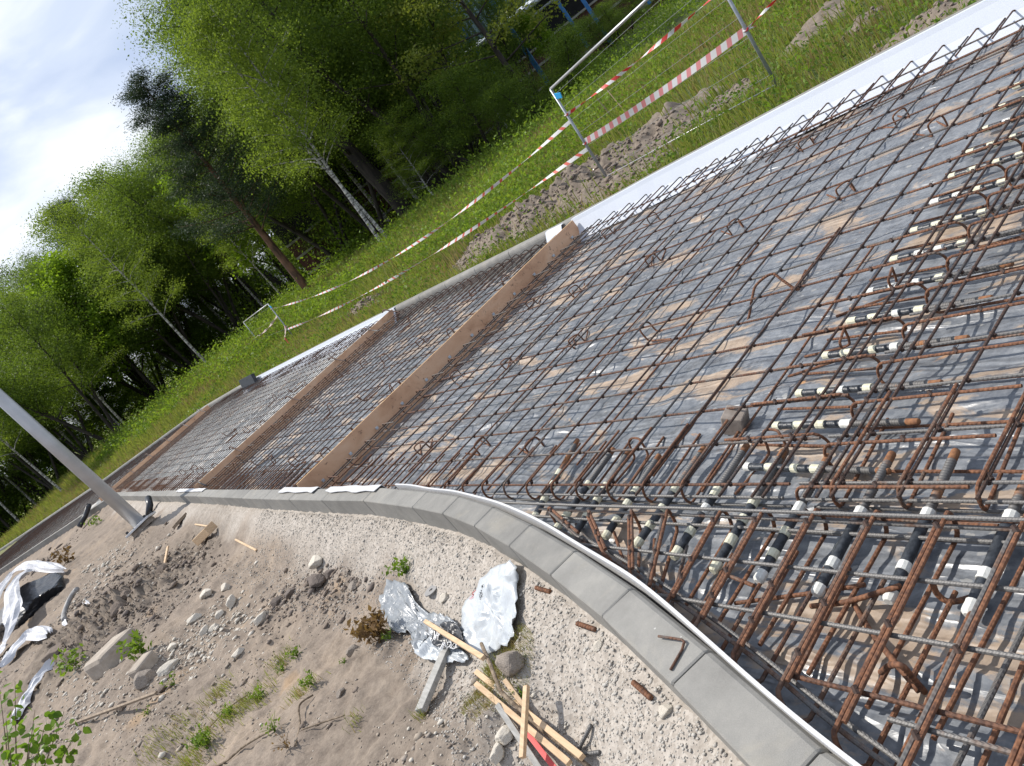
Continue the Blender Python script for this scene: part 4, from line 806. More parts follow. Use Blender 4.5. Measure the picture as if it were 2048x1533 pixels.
FR = [('birch', 0, (423, 736), None, 'slim white birch between the dark trunks left of the small fence frame', (0, -.06)), ('birch', 1, (262, 862), None, 'tall leaning white birch left of centre, rising from the verge above the lamp post', (0, -.02)),
 ('birch', 2, (130, 987), None, 'white birch just left of the lamp post foot', (0, .0)), ('birch', 0, (78, 1015), None, 'second white birch left of the lamp post foot', (0, 0)), ('birch', 1, (45, 1050), None, 'thin white birch nearest the left edge', (0, .02)),
 ('alder', 0, (240, 885), 10, 'dark multi-stemmed tree leaning left behind the tall white birch', (0, -.12)), ('alder', 1, (322, 792), 10, 'dark clump of trunks right of the tall white birch', (0, -.08)), ('alder', 2, (380, 752), 10, 'dark thin-stemmed tree left of the slim birch', (0, -.05)), ('alder', 0, (445, 695), 10, 'dark leaning tree behind the small fence frame', (0, -.1)),
 ('alder', 1, (500, 655), 10, 'dark tree with crossing thin stems just left of the small fence frame', (0, 0)), ('pine', 0, (615, 572), 10.8, 'dark pine with reddish trunk and blue-green crown', (0, -.02)), ('birch', 2, (575, 605), 9, 'birch just left of the reddish pine trunk', (0, 0)), ('birch', 0, (655, 545), 11, 'pale birch right of the reddish pine trunk', (0, 0)),
 ('birch', 1, (780, 482), None, 'white birch with the brightest trunk at the upper middle', (0, 0)), ('birch', 2, (768, 492), 11, 'birch standing close left of the brightest birch', (0, .0)), ('oak', 0, (822, 432), 17, 'big tree with the thick black trunk in the upper middle', (0, -.05)), ('alder', 2, (885, 375), 11, 'dark tree right of the thick black trunk', (0, 0)), ('birch', 0, (824, 405), 6, 'crooked little white birch between two dark trunks', (0, .12)),
 ('birch', 2, (976, 288), 7, 'small pale birch left of the wooden pole', (0, 0)), ('yoak', 0, (1082, 232), 9.5, 'spreading yellow-green tree in front of the shed', (0, -.05)), ('maple', 0, (1130, 145), 3.6, 'bright lime-green young tree against the dark shed wall', (0, 0)), ('maple', 0, (395, 715), 6.5, 'bright lime-green maple shining among the dark trees', (0, 0))]
for k, i, pxy, h, lab, ln in FR:
    b = hit(*pxy, far=75)
    if k == 'pine': b = dp(615, 578, 37)
    if k == 'maple' and pxy[0] > 1000: b = dp(*pxy, 43)
    hs = skyheight(b); h = hs * .97 if h is None else h
    tree(k, i, b - Vector((0, 0, .05)), h, lab, None, None, ln, 1.0 if k != 'yoak' else 1.1)
EDGE = [(-60, 1130), (60, 1035), (200, 905), (330, 790), (470, 668), (600, 585), (760, 478), (880, 378), (1000, 270)]
def edge_at(u):
    u *= len(EDGE) - 1; i = min(len(EDGE) - 2, int(u)); return lerp(EDGE[i][0], EDGE[i + 1][0], u - i), lerp(EDGE[i][1], EDGE[i + 1][1], u - i)
LB = {'birch': 'leafy birch standing among the trees of the wood behind the verge', 'alder': 'dark leafy tree standing among the trees of the wood behind the verge', 'oak': 'broad dark green tree in the wood behind the verge', 'willow': 'tall silvery-green tree at the back of the wood', 'pine': 'dark pine deep in the wood behind the verge', 'maple': 'bright green young tree within the wood'}
GL = {'birch': 'birches in the wood', 'alder': 'dark leafy trees in the wood', 'oak': 'broad trees in the wood', 'willow': 'silvery trees at the back', 'pine': 'pines in the wood', 'maple': 'bright young trees in the wood'}
for row, (n, off, hk, kinds) in enumerate(((15, 3.5, .80, 'birch alder alder maple'), (15, 8, .95, 'alder oak birch alder'), (15, 14, 1.0, 'oak birch willow alder pine'), (13, 21, 1.03, 'willow oak birch oak'))):
    ks = kinds.split()
    for j in range(n):
        u = (j + .5 + .35 * nz(j * 1.7, row)) / n; px, py = edge_at(u); b = hit(px, py, far=62); f = Vector((b.x, b.y, 0)).normalized(); b = b + f * (off + 2 * nz(j, row * 3)); b.z = gz(b.x, b.y) - .05
        k = ks[(j * 7 + row) % len(ks)]
        if px > 850 and row > 1: continue
        hs = skyheight(b) * hk * (1 + .06 * nz(j * 2.3, row)); tree(k, j + row, b, min(hs, 21), LB[k], GL[k], None, (.04 * nz(j, 5), -.03 + .05 * nz(j, 6)), 1.15)
for k, (px, py, h, kd) in enumerate(((1118, 215, 2.6, 'alder'), (1040, 255, 3.4, 'birch'), (985, 310, 4.2, 'alder'), (1175, 150, 2.0, 'birch'), (1240, 85, 2.2, 'alder'), (930, 345, 4.5, 'alder'), (1300, 30, 1.8, 'birch'), (870, 400, 3.2, 'birch'))):
    tree(kd, k, hit(px, py, far=60) - Vector((0, 0, .8)), h + .8, 'low green bush in the rough grass in front of the shed', 'bushes in front of the shed', None, (0, 0), 1.9)
for k, (px, py, d, h) in enumerate(((1000, 235, 43, 9), (1060, 190, 44, 7), (840, 330, 40, 17), (900, 260, 46, 18), (760, 300, 48, 20), (960, 330, 37, 11), (700, 420, 50, 19), (905, 330, 36, 12))):
    b = dp(px, py, d); b.z = gz(b.x, b.y) - .05; tree(('birch', 'alder', 'oak', 'willow', 'oak', 'alder', 'willow', 'alder')[k], k, b, h, 'tall dense green tree in the group left of the shed', 'dense trees left of the shed', None, (0, 0), 1.1)
for j in range(34):
    u = (j + .5 + .4 * nz(j * 2.7, 3)) / 34; px, py = edge_at(u); b = hit(px, py, far=62); f = Vector((b.x, b.y, 0)).normalized(); b = b + f * (5 + 16 * abs(nz(j * 1.3, 7)) * 2 + (j % 3) * 3); b.z = gz(b.x, b.y) - .9
    if px < 800: tree(('alder', 'birch', 'maple', 'alder')[j % 4], j, b, 5.2 + 1.6 * nz(j, 1), 'low bushy tree filling the gap between the trunks of the wood', 'low bushy trees in the wood', None, (0, 0), 1.7)
def fp_wood():
    u = random.random(); px, py = edge_at(u); b = EB[int(u * (len(EB) - 1))]; f = Vector((b.x, b.y, 0)).normalized(); b = b + f * (4 + 26 * random.random()) + Vector((f.y, -f.x, 0)) * random.gauss(0, 1.5)
    if px > 830: return None
    return (b.x, b.y, gz(b.x, b.y))
EB = [hit(*edge_at(i / 60), far=62) for i in range(61)]
C = bush_cloud(60000, fp_wood, .8, 2.3, .8); V, T = leaves(C, None, rng.uniform(.12, .24, len(C)), .6)
tag(npmesh('wood_shrubs', V, T, [M['leaf_birch'], M['leaf_lime'], M['leaf_dark']], nv=4, mi=rng.integers(0, 3, len(C))), 'dense shrub layer under the trees of the wood', 'shrubs', kind='stuff')
# ------------------------------------------------------------------ shed beyond the trees, wooden pole
def shed():
    a = dp(1420, -51, 49); b = dp(640, 573, 49); a.z = b.z = 0; d = (b - a); L = d.length; u = d.normalized(); nrm = Vector((u.y, -u.x, 0))
    if nrm.dot(Vector((0, 0, 0)) - a) < 0: nrm = -nrm
    t = empty('industrial_shed', a); tag(t, 'long dark shed with oxblood siding, blue posts and pale corrugated upper cladding behind the trees', 'shed')
    X = lambda s, o, z: u * s + nrm * o + Vector((0.057 * 0, 0, z))
    def slab(name, s0, s1, o0, o1, z0, z1, mat, uv=False):
        V = [X(s, o, z) for z in (z0, z1) for o in (o0, o1) for s in (s0, s1)]; Fc = [(0, 2, 3, 1), (4, 5, 7, 6), (0, 1, 5, 4), (2, 6, 7, 3), (0, 4, 6, 2), (1, 3, 7, 5)]; U = [(s, z) for z in (z0, z1) for o in (o0, o1) for s in (s0, s1)]; return mesh(name, V, Fc, mat, t, U if uv else None)
    slab('lower_wall', 0, L, -.3, 0, -1, 2.9, M['shed_wall']); slab('dark_opening', 0, L * .62, -3.0, -2.6, 2.9, 5.3, M['shed_dark']); slab('soffit', 0, L * .62, -2.6, 0, 2.90, 2.93, M['shed_dark'])
    slab('ledge', 0, L, .003, .12, .9, 1.04, M['ledge']); slab('ledge', 0, L, .003, .12, 2.0, 2.14, M['ledge']); slab('ledge', 0, L, .003, .16, 2.9, 3.02, M['ledge'])
    slab('upper_wall', 0, L * .62, -.25, .05, 5.3, 12.5, M['corr'], True); slab('upper_wall', L * .62, L, -.25, .05, 2.9, 7.5, M['shed_dark'])
    mb = MB(); mb.tube([X(0, 3.2, 4.75), X(L * .55, 3.2, 4.75)], .11, 8); mb.build('pipe', M['pipe'], t, True); mb = MB(); mb.tube([X(2, 2.9, 4.3), X(L * .4, 2.9, 4.3)], .06, 6); mb.build('pipe', M['pipe'], t, True)
    for px, py, dep in ((1024, 200, 45), (1085, 153, 45), (1093, 160, 44.6), (1166, 79, 45), (1214, 73, 41.5), (1290, -8, 45)):
        p = dp(px, py, dep) - t.location; mb = MB(); mb.box(p + Vector((0, 0, 2.5)), (.19, .19, 6.0), Matrix.Rotation(.7, 3, 'Z'), 0, .01); mb.build('blue_post', M['bluepaint'], t)
shed()
b = hit(1030, 236, far=60); mb = MB(); mb.tube([b - Vector((0, 0, .3)), b + UP * 5.8 + Vector((-.7, .5, 0))], [.13, .10], 8); tag(mb.build('wooden_pole', M['wood_brown'], None, True), 'bare leaning wooden pole in front of the shed beside the yellow-green tree', 'pole')
# ------------------------------------------------------------------ fence frames and barrier tape
def tube_thing(parent, name, P, r, mat, n=8): mb = MB(); mb.tube(P, r, n); return mb.build(name, mat, parent, True)
A0 = gp(1221.6, 368, -.22); B0 = gp(1564, 188, -.22)
def fence_panel(a, b, ha, hb, label, wires):
    t = empty('fence_panel', a); tag(t, label, 'fence panel'); o = Vector((0, 0, 0)); d = b - a
    tube_thing(t, 'post', [o, UP * ha], .020, M['fence']); tube_thing(t, 'post', [d, d + UP * hb], .020, M['fence']); tube_thing(t, 'top_rail', [UP * ha, d + UP * hb], .019, M['pole']); tube_thing(t, 'bottom_rail', [UP * .12, d + UP * .12], .008, M['pole'], 6)
    mb = MB()
    for k in range(wires): f = .14 + .80 * k / (wires - 1); mb.tube([UP * ha * f, d + UP * hb * f], .0024, 4)
    mb.build('wire_mesh', M['pole'], t); mb = MB(); mb.box(UP * (ha - .13) + Vector((-.02, -.08, 0)), (.015, .12, .08), Matrix.Rotation(.3, 3, 'X'), 0, .004); mb.build('clip', M['blue_clip'], t); return t
fence_panel(A0, B0, 1.52, 1.72, 'large grey wire fence panel with a blue tag standing behind the far kerb', 7)
C0 = gp(600, 690, -.3); Ct = C0 + UP * 1.6; D0 = Vector((C0.x + .1, C0.y + 3.0, C0.z)); Dt = gp(487, 645, 1.28)
D0 = Dt - UP * 1.5
fence_panel(C0, D0, 1.6, 1.5, 'small distant fence panel with a blue tag behind the far kerb', 4)
def tape(P, w, label, sag=0.0, twist=0.0, n=70, mat='tape'):
    P = [Vector(p) for p in P]
    if len(P) == 2:
        a, b = P; P = [a.lerp(b, i / n) - Vector((0, 0, sag * 4 * (i / n) * (1 - i / n))) for i in range(n + 1)]
    else: P = catmull([tuple(p) for p in P], max(4, n // (len(P) - 1)))
    V = []; U = []; s = 0; ph = 0
    for i, p in enumerate(P):
        t = (P[min(i + 1, len(P) - 1)] - P[max(i - 1, 0)]).normalized()
        if i: s += (p - P[i - 1]).length
        sd = t.cross(Vector((0, 0, 1))).normalized(); upv = sd.cross(t); ph = twist * s + .5 * nz(s * .8, w * 40); d = upv * math.cos(ph) + sd * math.sin(ph); V += [p + d * w / 2, p - d * w / 2]; U += [(s, 0), (s, 1)]
    o = mesh('barrier_tape', V, [(2 * i, 2 * i + 1, 2 * i + 3, 2 * i + 2) for i in range(len(P) - 1)], M[mat], None, U); o.modifiers.new('thick', 'SOLIDIFY').thickness = .001; tag(o, label, 'barrier tape'); return o
fa = lambda h: A0 + UP * h; fb = lambda h: B0 + UP * h; fc = lambda h: C0 + UP * h
tape([fa(1.12), fb(1.27)], .045, 'upper red and white barrier tape on the large fence panel', .03, 3.0)
tape([fa(.68), fb(.78)], .085, 'wide flat lower red and white barrier tape on the large fence panel', .03, .0, 70, 'tape_pink')
tape([fb(.78), fb(.78) + Vector((.3, -1.8, .38))], .03, 'red and white barrier tape running off the top edge from the right fence post', .0, 9.0)
tape([fa(1.02), fc(1.42)], .05, 'upper long barrier tape running from the large fence panel to the small distant one', .46, 1.1, 160, 'tape_far')
tape([fa(.58), fc(.62)], .055, 'lower long barrier tape running from the large fence panel to the small distant one', .24, .8, 160, 'tape_far')
tape([fc(1.15), D0 + UP * .75], .07, 'short upper barrier tape across the small distant fence panel', .08, 1.5, 70, 'tape_far')
tape([fc(.75), D0 + UP * .15], .12, 'sagging whitish barrier tape across the small distant fence panel', .35, .4, 70, 'tape_far')
for k, (h, f) in enumerate(((1.12, fa), (.66, fa), (.78, fb), (1.25, fb), (1.42, fc), (.72, fc))):
    mb = MB(); p = f(h); mb.tube([p + Vector((.028 * math.cos(q), .028 * math.sin(q), .01 * math.sin(3 * q))) for q in np.linspace(0, 6.3, 9)], .010, 5); mb.tube([p, p + Vector((.05, -.10, -.03))], [.014, .004], 5)
    tag(mb.build('tape_knot', M['tape'], None, True), ['barrier tape knot high on the left post of the large fence panel', 'barrier tape knot low on the left post of the large fence panel', 'barrier tape knot on the middle of the right post at the top', 'barrier tape knot near the top of the right post at the top', 'barrier tape knot high on the small distant fence panel', 'barrier tape knot low on the small distant fence panel'][k], 'tape knot')
for k, (a, b) in enumerate((((1196, 195), (1232, 243)), ((1220, 183), (1255, 230)))):
    q = hit(*b); mb = MB(); mb.tube([q, q + UP * .62 + Vector((-.02, .1, 0))], .012, 6); tag(mb.build('survey_stake', M['wood_brown'] if k == 0 else M['lath']), ('dark' if k == 0 else 'pale') + ' thin stake standing in the grass behind the large fence panel', 'stake')
q = hit(588, 700); mb = obox(q, q + UP * .45, .04, .03); tag(mb.build('marker_stake', M['redplastic']), 'orange-red marker stake below the small distant fence panel', 'stake')
# ------------------------------------------------------------------ lamp post
Lb = Vector((.72, 14.4, -.03)); Lt = dp(-110, 696, 12.6); ld = (Lt - Lb).normalized(); t = empty('lamp_post', Lb); tag(t, 'leaning grey steel lamp post on a bolted base plate behind the gravel bank', 'lamp post')
mb = MB(); mb.tube([ld * .02, ld * 2.5, ld * 7.0], [.108, .102, .08], 28); mb.build('pole', M['pole'], t, True); sd = ld.cross(Vector((0, 1, 0))).normalized(); su = sd.cross(ld); Mx = Matrix((sd, su, ld)).transposed() @ Matrix.Rotation(.35, 3, 'Z')
mb = MB(); mb.box((0, 0, 0), (.46, .46, .035), Mx, 0, .006); mb.build('base_plate', M['plate'], t); mb = MB(); mb.box(-ld * .06, (.34, .34, .07), Mx, 0, .006); mb.build('packing_block', M['stone'], t)
for a, b in ((1, 1), (1, -1), (-1, 1), (-1, -1)): mb = MB(); mb.tube([Mx @ Vector((a * .18, b * .18, .01)), Mx @ Vector((a * .18, b * .18, .06))], .022, 6); mb.build('anchor_bolt', M['black'], t)
mb = MB(); mb.tube([hit(300, 1034) + Vector((0, 0, .03)), hit(310, 1020) + Vector((0, 0, .12)), hit(312, 1012) + Vector((0, 0, .2))], .06, 10); tag(mb.build('cable_duct', M['black'], None, True), 'short black cable duct sticking up beside the lamp post base plate', 'duct')
mb = MB(); mb.tube([hit(165, 1060) + Vector((0, 0, .1)), hit(180, 1040) + Vector((0, 0, .15)), hit(195, 1028) + Vector((0, 0, .3))], .07, 8); tag(mb.build('cable_end', M['black'], None, True), 'dark bundle of cable ends left of the lamp post foot', 'cable')
# ------------------------------------------------------------------ rubbish and timber on the bank
def patch(name, outline, mat, label, cat, amp, z=.012, rings=12, nseg=72, seed=0, fall=1.0, parent=None):
    O = [hit(*p) for p in outline]; O = catmull([tuple(p) for p in O + [O[0]]], max(2, nseg // len(O)))[:-1]; c = sum(O, Vector()) / len(O); V = [c]; n = len(O)
    for r in range(1, rings + 1):
        f = r / rings
        for i, p in enumerate(O): q = c.lerp(p, f * (1 + (.05 * nz(i * .9, seed) if r == rings else 0))); V.append(q)
    V2 = []
    for v in V:
        g = gnear(v.x, v.y); a = abs(nz(v.x * 9 + seed, v.y * 9, 1)) + .5 * abs(nz(v.x * 23, v.y * 23, seed)) + .3 * abs(nz(v.x * 51, v.y * 51, seed)); V2.append(Vector((v.x, v.y, g + z + amp * a)))
    Fc = [(0, 1 + i, 1 + (i + 1) % n) for i in range(n)] + [(1 + (r - 1) * n + i, 1 + r * n + i, 1 + r * n + (i + 1) % n, 1 + (r - 1) * n + (i + 1) % n) for r in range(1, rings) for i in range(n)]
    o = mesh(name, V2, Fc, mat, parent, None, True); o.modifiers.new('thick', 'SOLIDIFY').thickness = .0012
    if label: tag(o, label, cat)
    return o, c
bag, bc = patch('plastic_bag', [(1035, 1137), (1046, 1160), (1044, 1250), (1028, 1300), (1005, 1318), (950, 1310), (932, 1270), (940, 1222), (965, 1180), (1000, 1152)], M['bag_white'], 'crumpled white printed plastic bag lying on the gravel below the curved kerb', 'plastic bag', .05, .02, seed=3)
patch('film_scrap', [(790, 1170), (822, 1178), (850, 1225), (900, 1248), (925, 1262), (900, 1300), (865, 1290), (845, 1318), (835, 1282), (795, 1272), (772, 1215)], M['film_grey'], 'torn grey plastic film beside the withered shrub', 'plastic film', .06, .015, seed=5)
patch('bag_scrap', [(855, 1300), (890, 1292), (945, 1322), (935, 1338), (890, 1338), (852, 1330)], M['bag_white'], 'small white plastic scrap under the end of the weathered grey plank', 'plastic scrap', .04, .02, seed=6)
blk, kc = patch('printed_scrap', [(893, 1280), (915, 1266), (938, 1275), (948, 1305), (935, 1322), (905, 1318), (887, 1310)], M['black'], 'small black printed plastic scrap with white letters over the laths', 'plastic scrap', .02, .055, seed=7)
def text(s, size, parent, p0, p1, mat, z):
    cu = bpy.data.curves.new('txt', 'FONT'); cu.body = s; cu.size = size; cu.align_x = 'CENTER'; cu.align_y = 'CENTER'; cu.extrude = .0004; o = bpy.data.objects.new('txt', cu); COL.objects.link(o); bpy.context.view_layer.update()
    me = bpy.data.meshes.new_from_object(o.evaluated_get(bpy.context.evaluated_depsgraph_get())); bpy.data.objects.remove(o); a = hit(*p0); b = hit(*p1); d = (b - a); ang = math.atan2(d.y, d.x); c = (a + b) / 2; w = max(v.co.x for v in me.vertices) - min(v.co.x for v in me.vertices); k = d.length / w; pv = parent.data.vertices
    for v in me.vertices:
        x, y = v.co.x * k, v.co.y * k; X = c.x + x * math.cos(ang) - y * math.sin(ang); Y = c.y + x * math.sin(ang) + y * math.cos(ang); best = min(pv, key=lambda q: (q.co.x - X) ** 2 + (q.co.y - Y) ** 2); v.co = (X, Y, best.co.z + z + v.co.z)
    me.materials.clear(); return link('printed_text', me, mat, parent)
text('CONEXIS', .1, bag, (955, 1215), (966, 1196), M['ink_red'], .008); text('PRODUKT', .1, bag, (973, 1211), (984, 1192), M['ink_black'], .008); text('Ж', .1, blk, (892, 1303), (902, 1297), M['ink_white'], .008); text('IMOD', .1, blk, (906, 1317), (934, 1318), M['ink_white'], .008)
def lath(p, q, w, h, name, mat, label, za=.02, zb=.02, cat='lath', bev=.0015):
    a = hit(*p) + Vector((0, 0, za)); b = hit(*q) + Vector((0, 0, zb)); return tag(obox(a, b, w, h, bev=bev).build(name, mat), label, cat)
lath((909, 1322), (858, 1440), .052, .030, 'plank', M['oldwood'], 'weathered grey plank with a cut end lying on the dirt', .035, .03, 'plank', .003)
lath((868, 1262), (1000, 1352), .022, .018, 'lath', M['lath'], 'single new pine lath lying across the plastic scraps', .055, .10)
lath((982, 1376), (1195, 1548), .022, .020, 'lath', M['lath'], 'upper new pine lath of the bundle at the bottom', .09, .06)
lath((980, 1398), (1165, 1555), .022, .020, 'lath', M['lath'], 'lower new pine lath of the bundle at the bottom', .075, .06)
lath((1018, 1435), (1100, 1560), .022, .018, 'lath', M['oldwood'], 'greyed lath under the bundle at the bottom', .03, .03)
lath((1032, 1385), (1088, 1462), .018, .012, 'lath', M['lath'], 'thin lath sticking out behind the bundle', .04, .03)
lath((1100, 1424), (1086, 1560), .020, .018, 'lath', M['lath'], 'short upright-lying pine lath crossing over the bundle', .105, .10)
mb = MB(); mb.tube([hit(*p) + Vector((0, 0, z)) for p, z in (((990, 1318), .08), ((1010, 1362), .07), ((1035, 1420), .06), ((1100, 1478), .05), ((1200, 1556), .03))], [.009, .009, .008, .008, .008], 8); tag(mb.build('rusty_rod', M['twig'], None, True), 'long brown stick running beside the lath bundle', 'stick')
lath((1060, 1470), (1130, 1560), .02, .004, 'plastic_strip', M['redplastic'], 'red plastic strip half hidden under the lath bundle', .035, .035, 'plastic strip')
for k, (p, q, lab) in enumerate((((1078, 1183), (1106, 1190), 'stubby rusty rebar offcut on the gravel right of the white bag'), ((1168, 1263), (1198, 1268), 'rusty rebar offcut on the gravel near the kerb, middle of three'), ((1281, 1382), (1310, 1406), 'rusty rebar offcut lying against the near kerb'), ((1197, 1466), (1168, 1512), 'dark rebar offcut leaning at the right end of the lath bundle'), ((1168, 1522), (1208, 1514), 'grey rebar offcut lying flat at the bottom edge by the laths'))):
    a = hit(*p) + Vector((0, 0, .012)); b = hit(*q) + Vector((0, 0, .010 if k != 3 else .02)); mb = MB(); ribbed(mb, a, b, .0085 if k < 3 else .0065, 0, .007, 10); tag(mb.build('rebar_offcut', M['rebar_hook'] if k < 3 else M['rebar_new'], None, True), lab, 'rebar offcut')
c = hit(868, 1187); mb = MB(); n = 28; V = []
for z in (0, .006):
    for r in (.012, .045): V += [c + Vector((r * math.cos(6.283 * i / n), r * math.sin(6.283 * i / n), z + .01)) for i in range(n)]
Fc = []
for i in range(n):
    j = (i + 1) % n; Fc += [(2 * n + i, 3 * n + i, 3 * n + j, 2 * n + j), (n + i, n + j, 3 * n + j, 3 * n + i), (i, 2 * n + i, 2 * n + j, j), (i, j, n + j, n + i)]
tag(mesh('washer', V, Fc, M['rubber']), 'flat grey ring washer lying on the gravel left of the white bag', 'washer')
lath((409, 1092), (438, 1072), .13, .10, 'timber_block', M['lath'], 'short tan timber block on the dirt right of the lamp post', .10, .10, 'timber block', .006)
lath((336, 1152), (352, 1110), .03, .02, 'stick', M['lath'], 'short pale stick standing out of the dirt left of the timber block', .03, .1, 'stick')
lath((475, 1084), (515, 1104), .02, .012, 'stick', M['lath'], 'thin pale stick on the dirt right of the timber block', .02, .02, 'stick'); lath((395, 1054), (424, 1058), .02, .015, 'stick', M['lath'], 'small pale stick just above the timber block', .02, .02, 'stick')
lath((150, 1462), (332, 1404), .028, .018, 'slat', M['wood_brown'], 'long thin brown slat lying on the dirt at lower left', .05, .08, 'slat'); lath((360, 1050), (368, 1042), .25, .04, 'slat', M['wood_brown'], 'dark wood piece lying below the near kerb right of the lamp post', .03, .03, 'slat')
lath((280, 1362), (316, 1322), .16, .12, 'concrete_piece', M['slabstone'], 'grey flat concrete piece at lower left beside the white stones', .02, .02, 'concrete piece', .02)
lath((208, 1358), (278, 1292), .34, .22, 'concrete_lump', M['slabstone'], 'long tan concrete lump on the dirt heap at lower left', .06, .08, 'concrete lump', .05)
for k, (P, r, lab) in enumerate(((((635, 1400), (618, 1430), (608, 1460), (598, 1500)), .006, 'pale crooked root left of the smooth dirt'), (((695, 1437), (655, 1455), (618, 1474)), .0045, 'thin pale straw-like stick on the smooth dirt'), (((560, 1470), (500, 1500), (460, 1533), (430, 1550)), .007, 'dark twig at the bottom left of the withered leaves'), (((500, 1395), (470, 1425), (425, 1462)), .005, 'thin twig beside the green weeds at the bottom left'))):
    mb = MB(); mb.tube(catmull([tuple(hit(*p) + Vector((0, 0, .015 + .01 * (i % 2)))) for i, p in enumerate(P)], 5), r, 6); tag(mb.build('twig', M['twig'], None, True), lab, 'twig')
# black bundle with white fleece at the left
c = hit(62, 1222); t = empty('wrapped_bundle', c); tag(t, 'black plastic bundle half wrapped in white fleece at the left edge', 'bundle')
me = rockme('bundle', 5.5, 4, M['black'], .55, .1); o = bpy.data.objects.new('bundle', me); COL.objects.link(o); o.parent = t; o.scale = (.55, .95, .62); o.rotation_euler = (0, 0, .2); o.location = (0, 0, .03)
def fleece(name, pts, w, label, parent=None, z=.04, seed=0):
    P = catmull([tuple(hit(*p[:2]) + Vector((0, 0, p[2]))) for p in pts], 7); rows = []
    for i, p in enumerate(P):
        tt = (P[min(i + 1, len(P) - 1)] - P[max(i - 1, 0)]).normalized(); s = tt.cross(Vector((0, 0, 1))).normalized(); ww = w * (1 + .35 * nz(i * .35, seed)) * min(1, .35 + 4 * min(i, len(P) - 1 - i) / len(P)); rows.append([p + s * ww * (j / 8 - .5) + Vector((0, 0, .05 * nz(j * .9, i * .25, seed) + .05 * math.sin(math.pi * j / 8))) - (parent.location if parent else Vector()) for j in range(9)])
    o = ribbon(name, rows, M['fleece'], label, 'fleece', .004, parent); return o
fleece('fleece_strip', [(-30, 1250, .1), (25, 1200, .35), (75, 1165, .45), (105, 1160, .35), (140, 1150, .08)], .26, None, t, seed=1); fleece('fleece_strip', [(95, 1175, .42), (72, 1215, .50), (60, 1262, .32), (20, 1300, .06), (5, 1312, .03)], .30, None, t, seed=2); fleece('fleece_strip', [(55, 1175, .42), (20, 1240, .38), (0, 1290, .1)], .22, None, t, seed=4)
fleece('fleece_scrap', [(108, 1278, .05), (75, 1280, .10), (40, 1310, .06), (8, 1345, .04)], .26, 'white fleece scrap trailing below the wrapped bundle', seed=5); fleece('fleece_scrap', [(122, 1338, .04), (95, 1375, .08), (55, 1420, .05), (40, 1450, .03)], .16, 'thin twisted white fleece scrap above the young birch', seed=6)
for k, (px, py) in enumerate(((187, 1222), (138, 1254))): patch('foam_scrap', [(px - 7, py + 4), (px, py - 8), (px + 7, py - 3), (px + 2, py + 8)], M['fleece'], ['small white scrap right of the half buried ring', 'small white scrap below the half buried ring'][k], 'scrap', .03, .03, 4, 16, seed=k)
c = hit(156, 1222); mb = MB(); P = [c + Vector((.30 * math.cos(a) * .6, .42 * math.sin(a), .10 + .08 * math.cos(a))) for a in np.linspace(0.3, 3.6, 20)]; mb.tube(P, .035, 10); tag(mb.build('pipe_ring', M['rubber'], None, True), 'grey curved rim half buried in the dirt right of the wrapped bundle', 'ring')
# ------------------------------------------------------------------ weeds on the bank
def weed(px, py, s, kind, label, n=60):
    b = hit(px, py); C = []; mb = MB()
    for k in range(7):
        a = k * 2.4; d = Vector((math.cos(a) * .6, math.sin(a) * .6, 1)).normalized(); L = s * random.uniform(.6, 1); mb.tube([Vector(), d * L * .5, d * L + Vector((math.cos(a), math.sin(a), -.4)) * s * .15], [.0025, .002, .001], 4)
        for i in range(n // 7): C.append(np.array(d * L * random.uniform(.2, 1)) + rng.normal(size=3) * s * .13)
    t = empty('weed', b); V, Q = leaves(np.array(C), None, rng.uniform(.5, 1.2, len(C)) * s * .28, .5, -.2); npmesh('leaves', V, Q, M[kind], parent=t, nv=4); mb.build('stems', M['twig'] if 'brown' in kind else M['weed'], t); tag(t, label, 'weed'); return t
weed(815, 1148, .14, 'weed', 'green weed growing at the top of the torn grey film', 90); weed(775, 1290, .20, 'weed_brown', 'withered brown shrub beside the torn grey film', 220); weed(790, 1288, .07, 'weed', 'small green sprout at the foot of the withered shrub', 40)
weed(290, 1312, .26, 'weed', 'green weed on top of the long concrete lump', 90); weed(525, 1400, .10, 'weed', 'bright feathery green weed in the middle of the lower dirt', 110); weed(600, 1318, .09, 'weed', 'green weed patch above the pale crooked root', 70); weed(570, 1345, .08, 'weed', 'small feathery weed left of the tan stone', 50)
weed(632, 1378, .09, 'weed', 'green weed right of the bright feathery weed', 90); weed(700, 1337, .05, 'weed', 'tiny weed just right of the tan stone', 30); weed(560, 1470, .12, 'weed', 'broad-leaved weed with dusty leaves near the bottom', 30); weed(585, 1505, .10, 'weed_brown', 'withered orange-brown leaves near the bottom edge', 26)
weed(425, 1500, .13, 'weed', 'dense green weed at the bottom edge left of the withered leaves', 160); weed(470, 1440, .09, 'weed', 'low weed patch beside the thin twig', 90); weed(355, 1375, .12, 'weed', 'yellowish small weed beside the grey concrete piece', 24); weed(300, 1432, .10, 'weed', 'single broad-leaved plantain below the brown slat', 14); weed(1052, 1400, .06, 'weed', 'small green sprout right of the grassy hummock', 30); weed(140, 1125, .4, 'weed_brown', 'reddish brown weeds on the soil at the far left', 90); weed(195, 1050, .35, 'weed', 'green weed by the dark cable bundle', 60); weed(160, 1345, .3, 'weed', 'green weed on the dirt above the slat', 70)
P = []
for k in range(2600):
    a = random.random() * 6.28; r = random.random() ** .6; x = .64 + .21 * r * math.cos(a) + .05; y = 3.02 + .24 * r * math.sin(a); P.append((x, y, gnear(x, y) - .003))
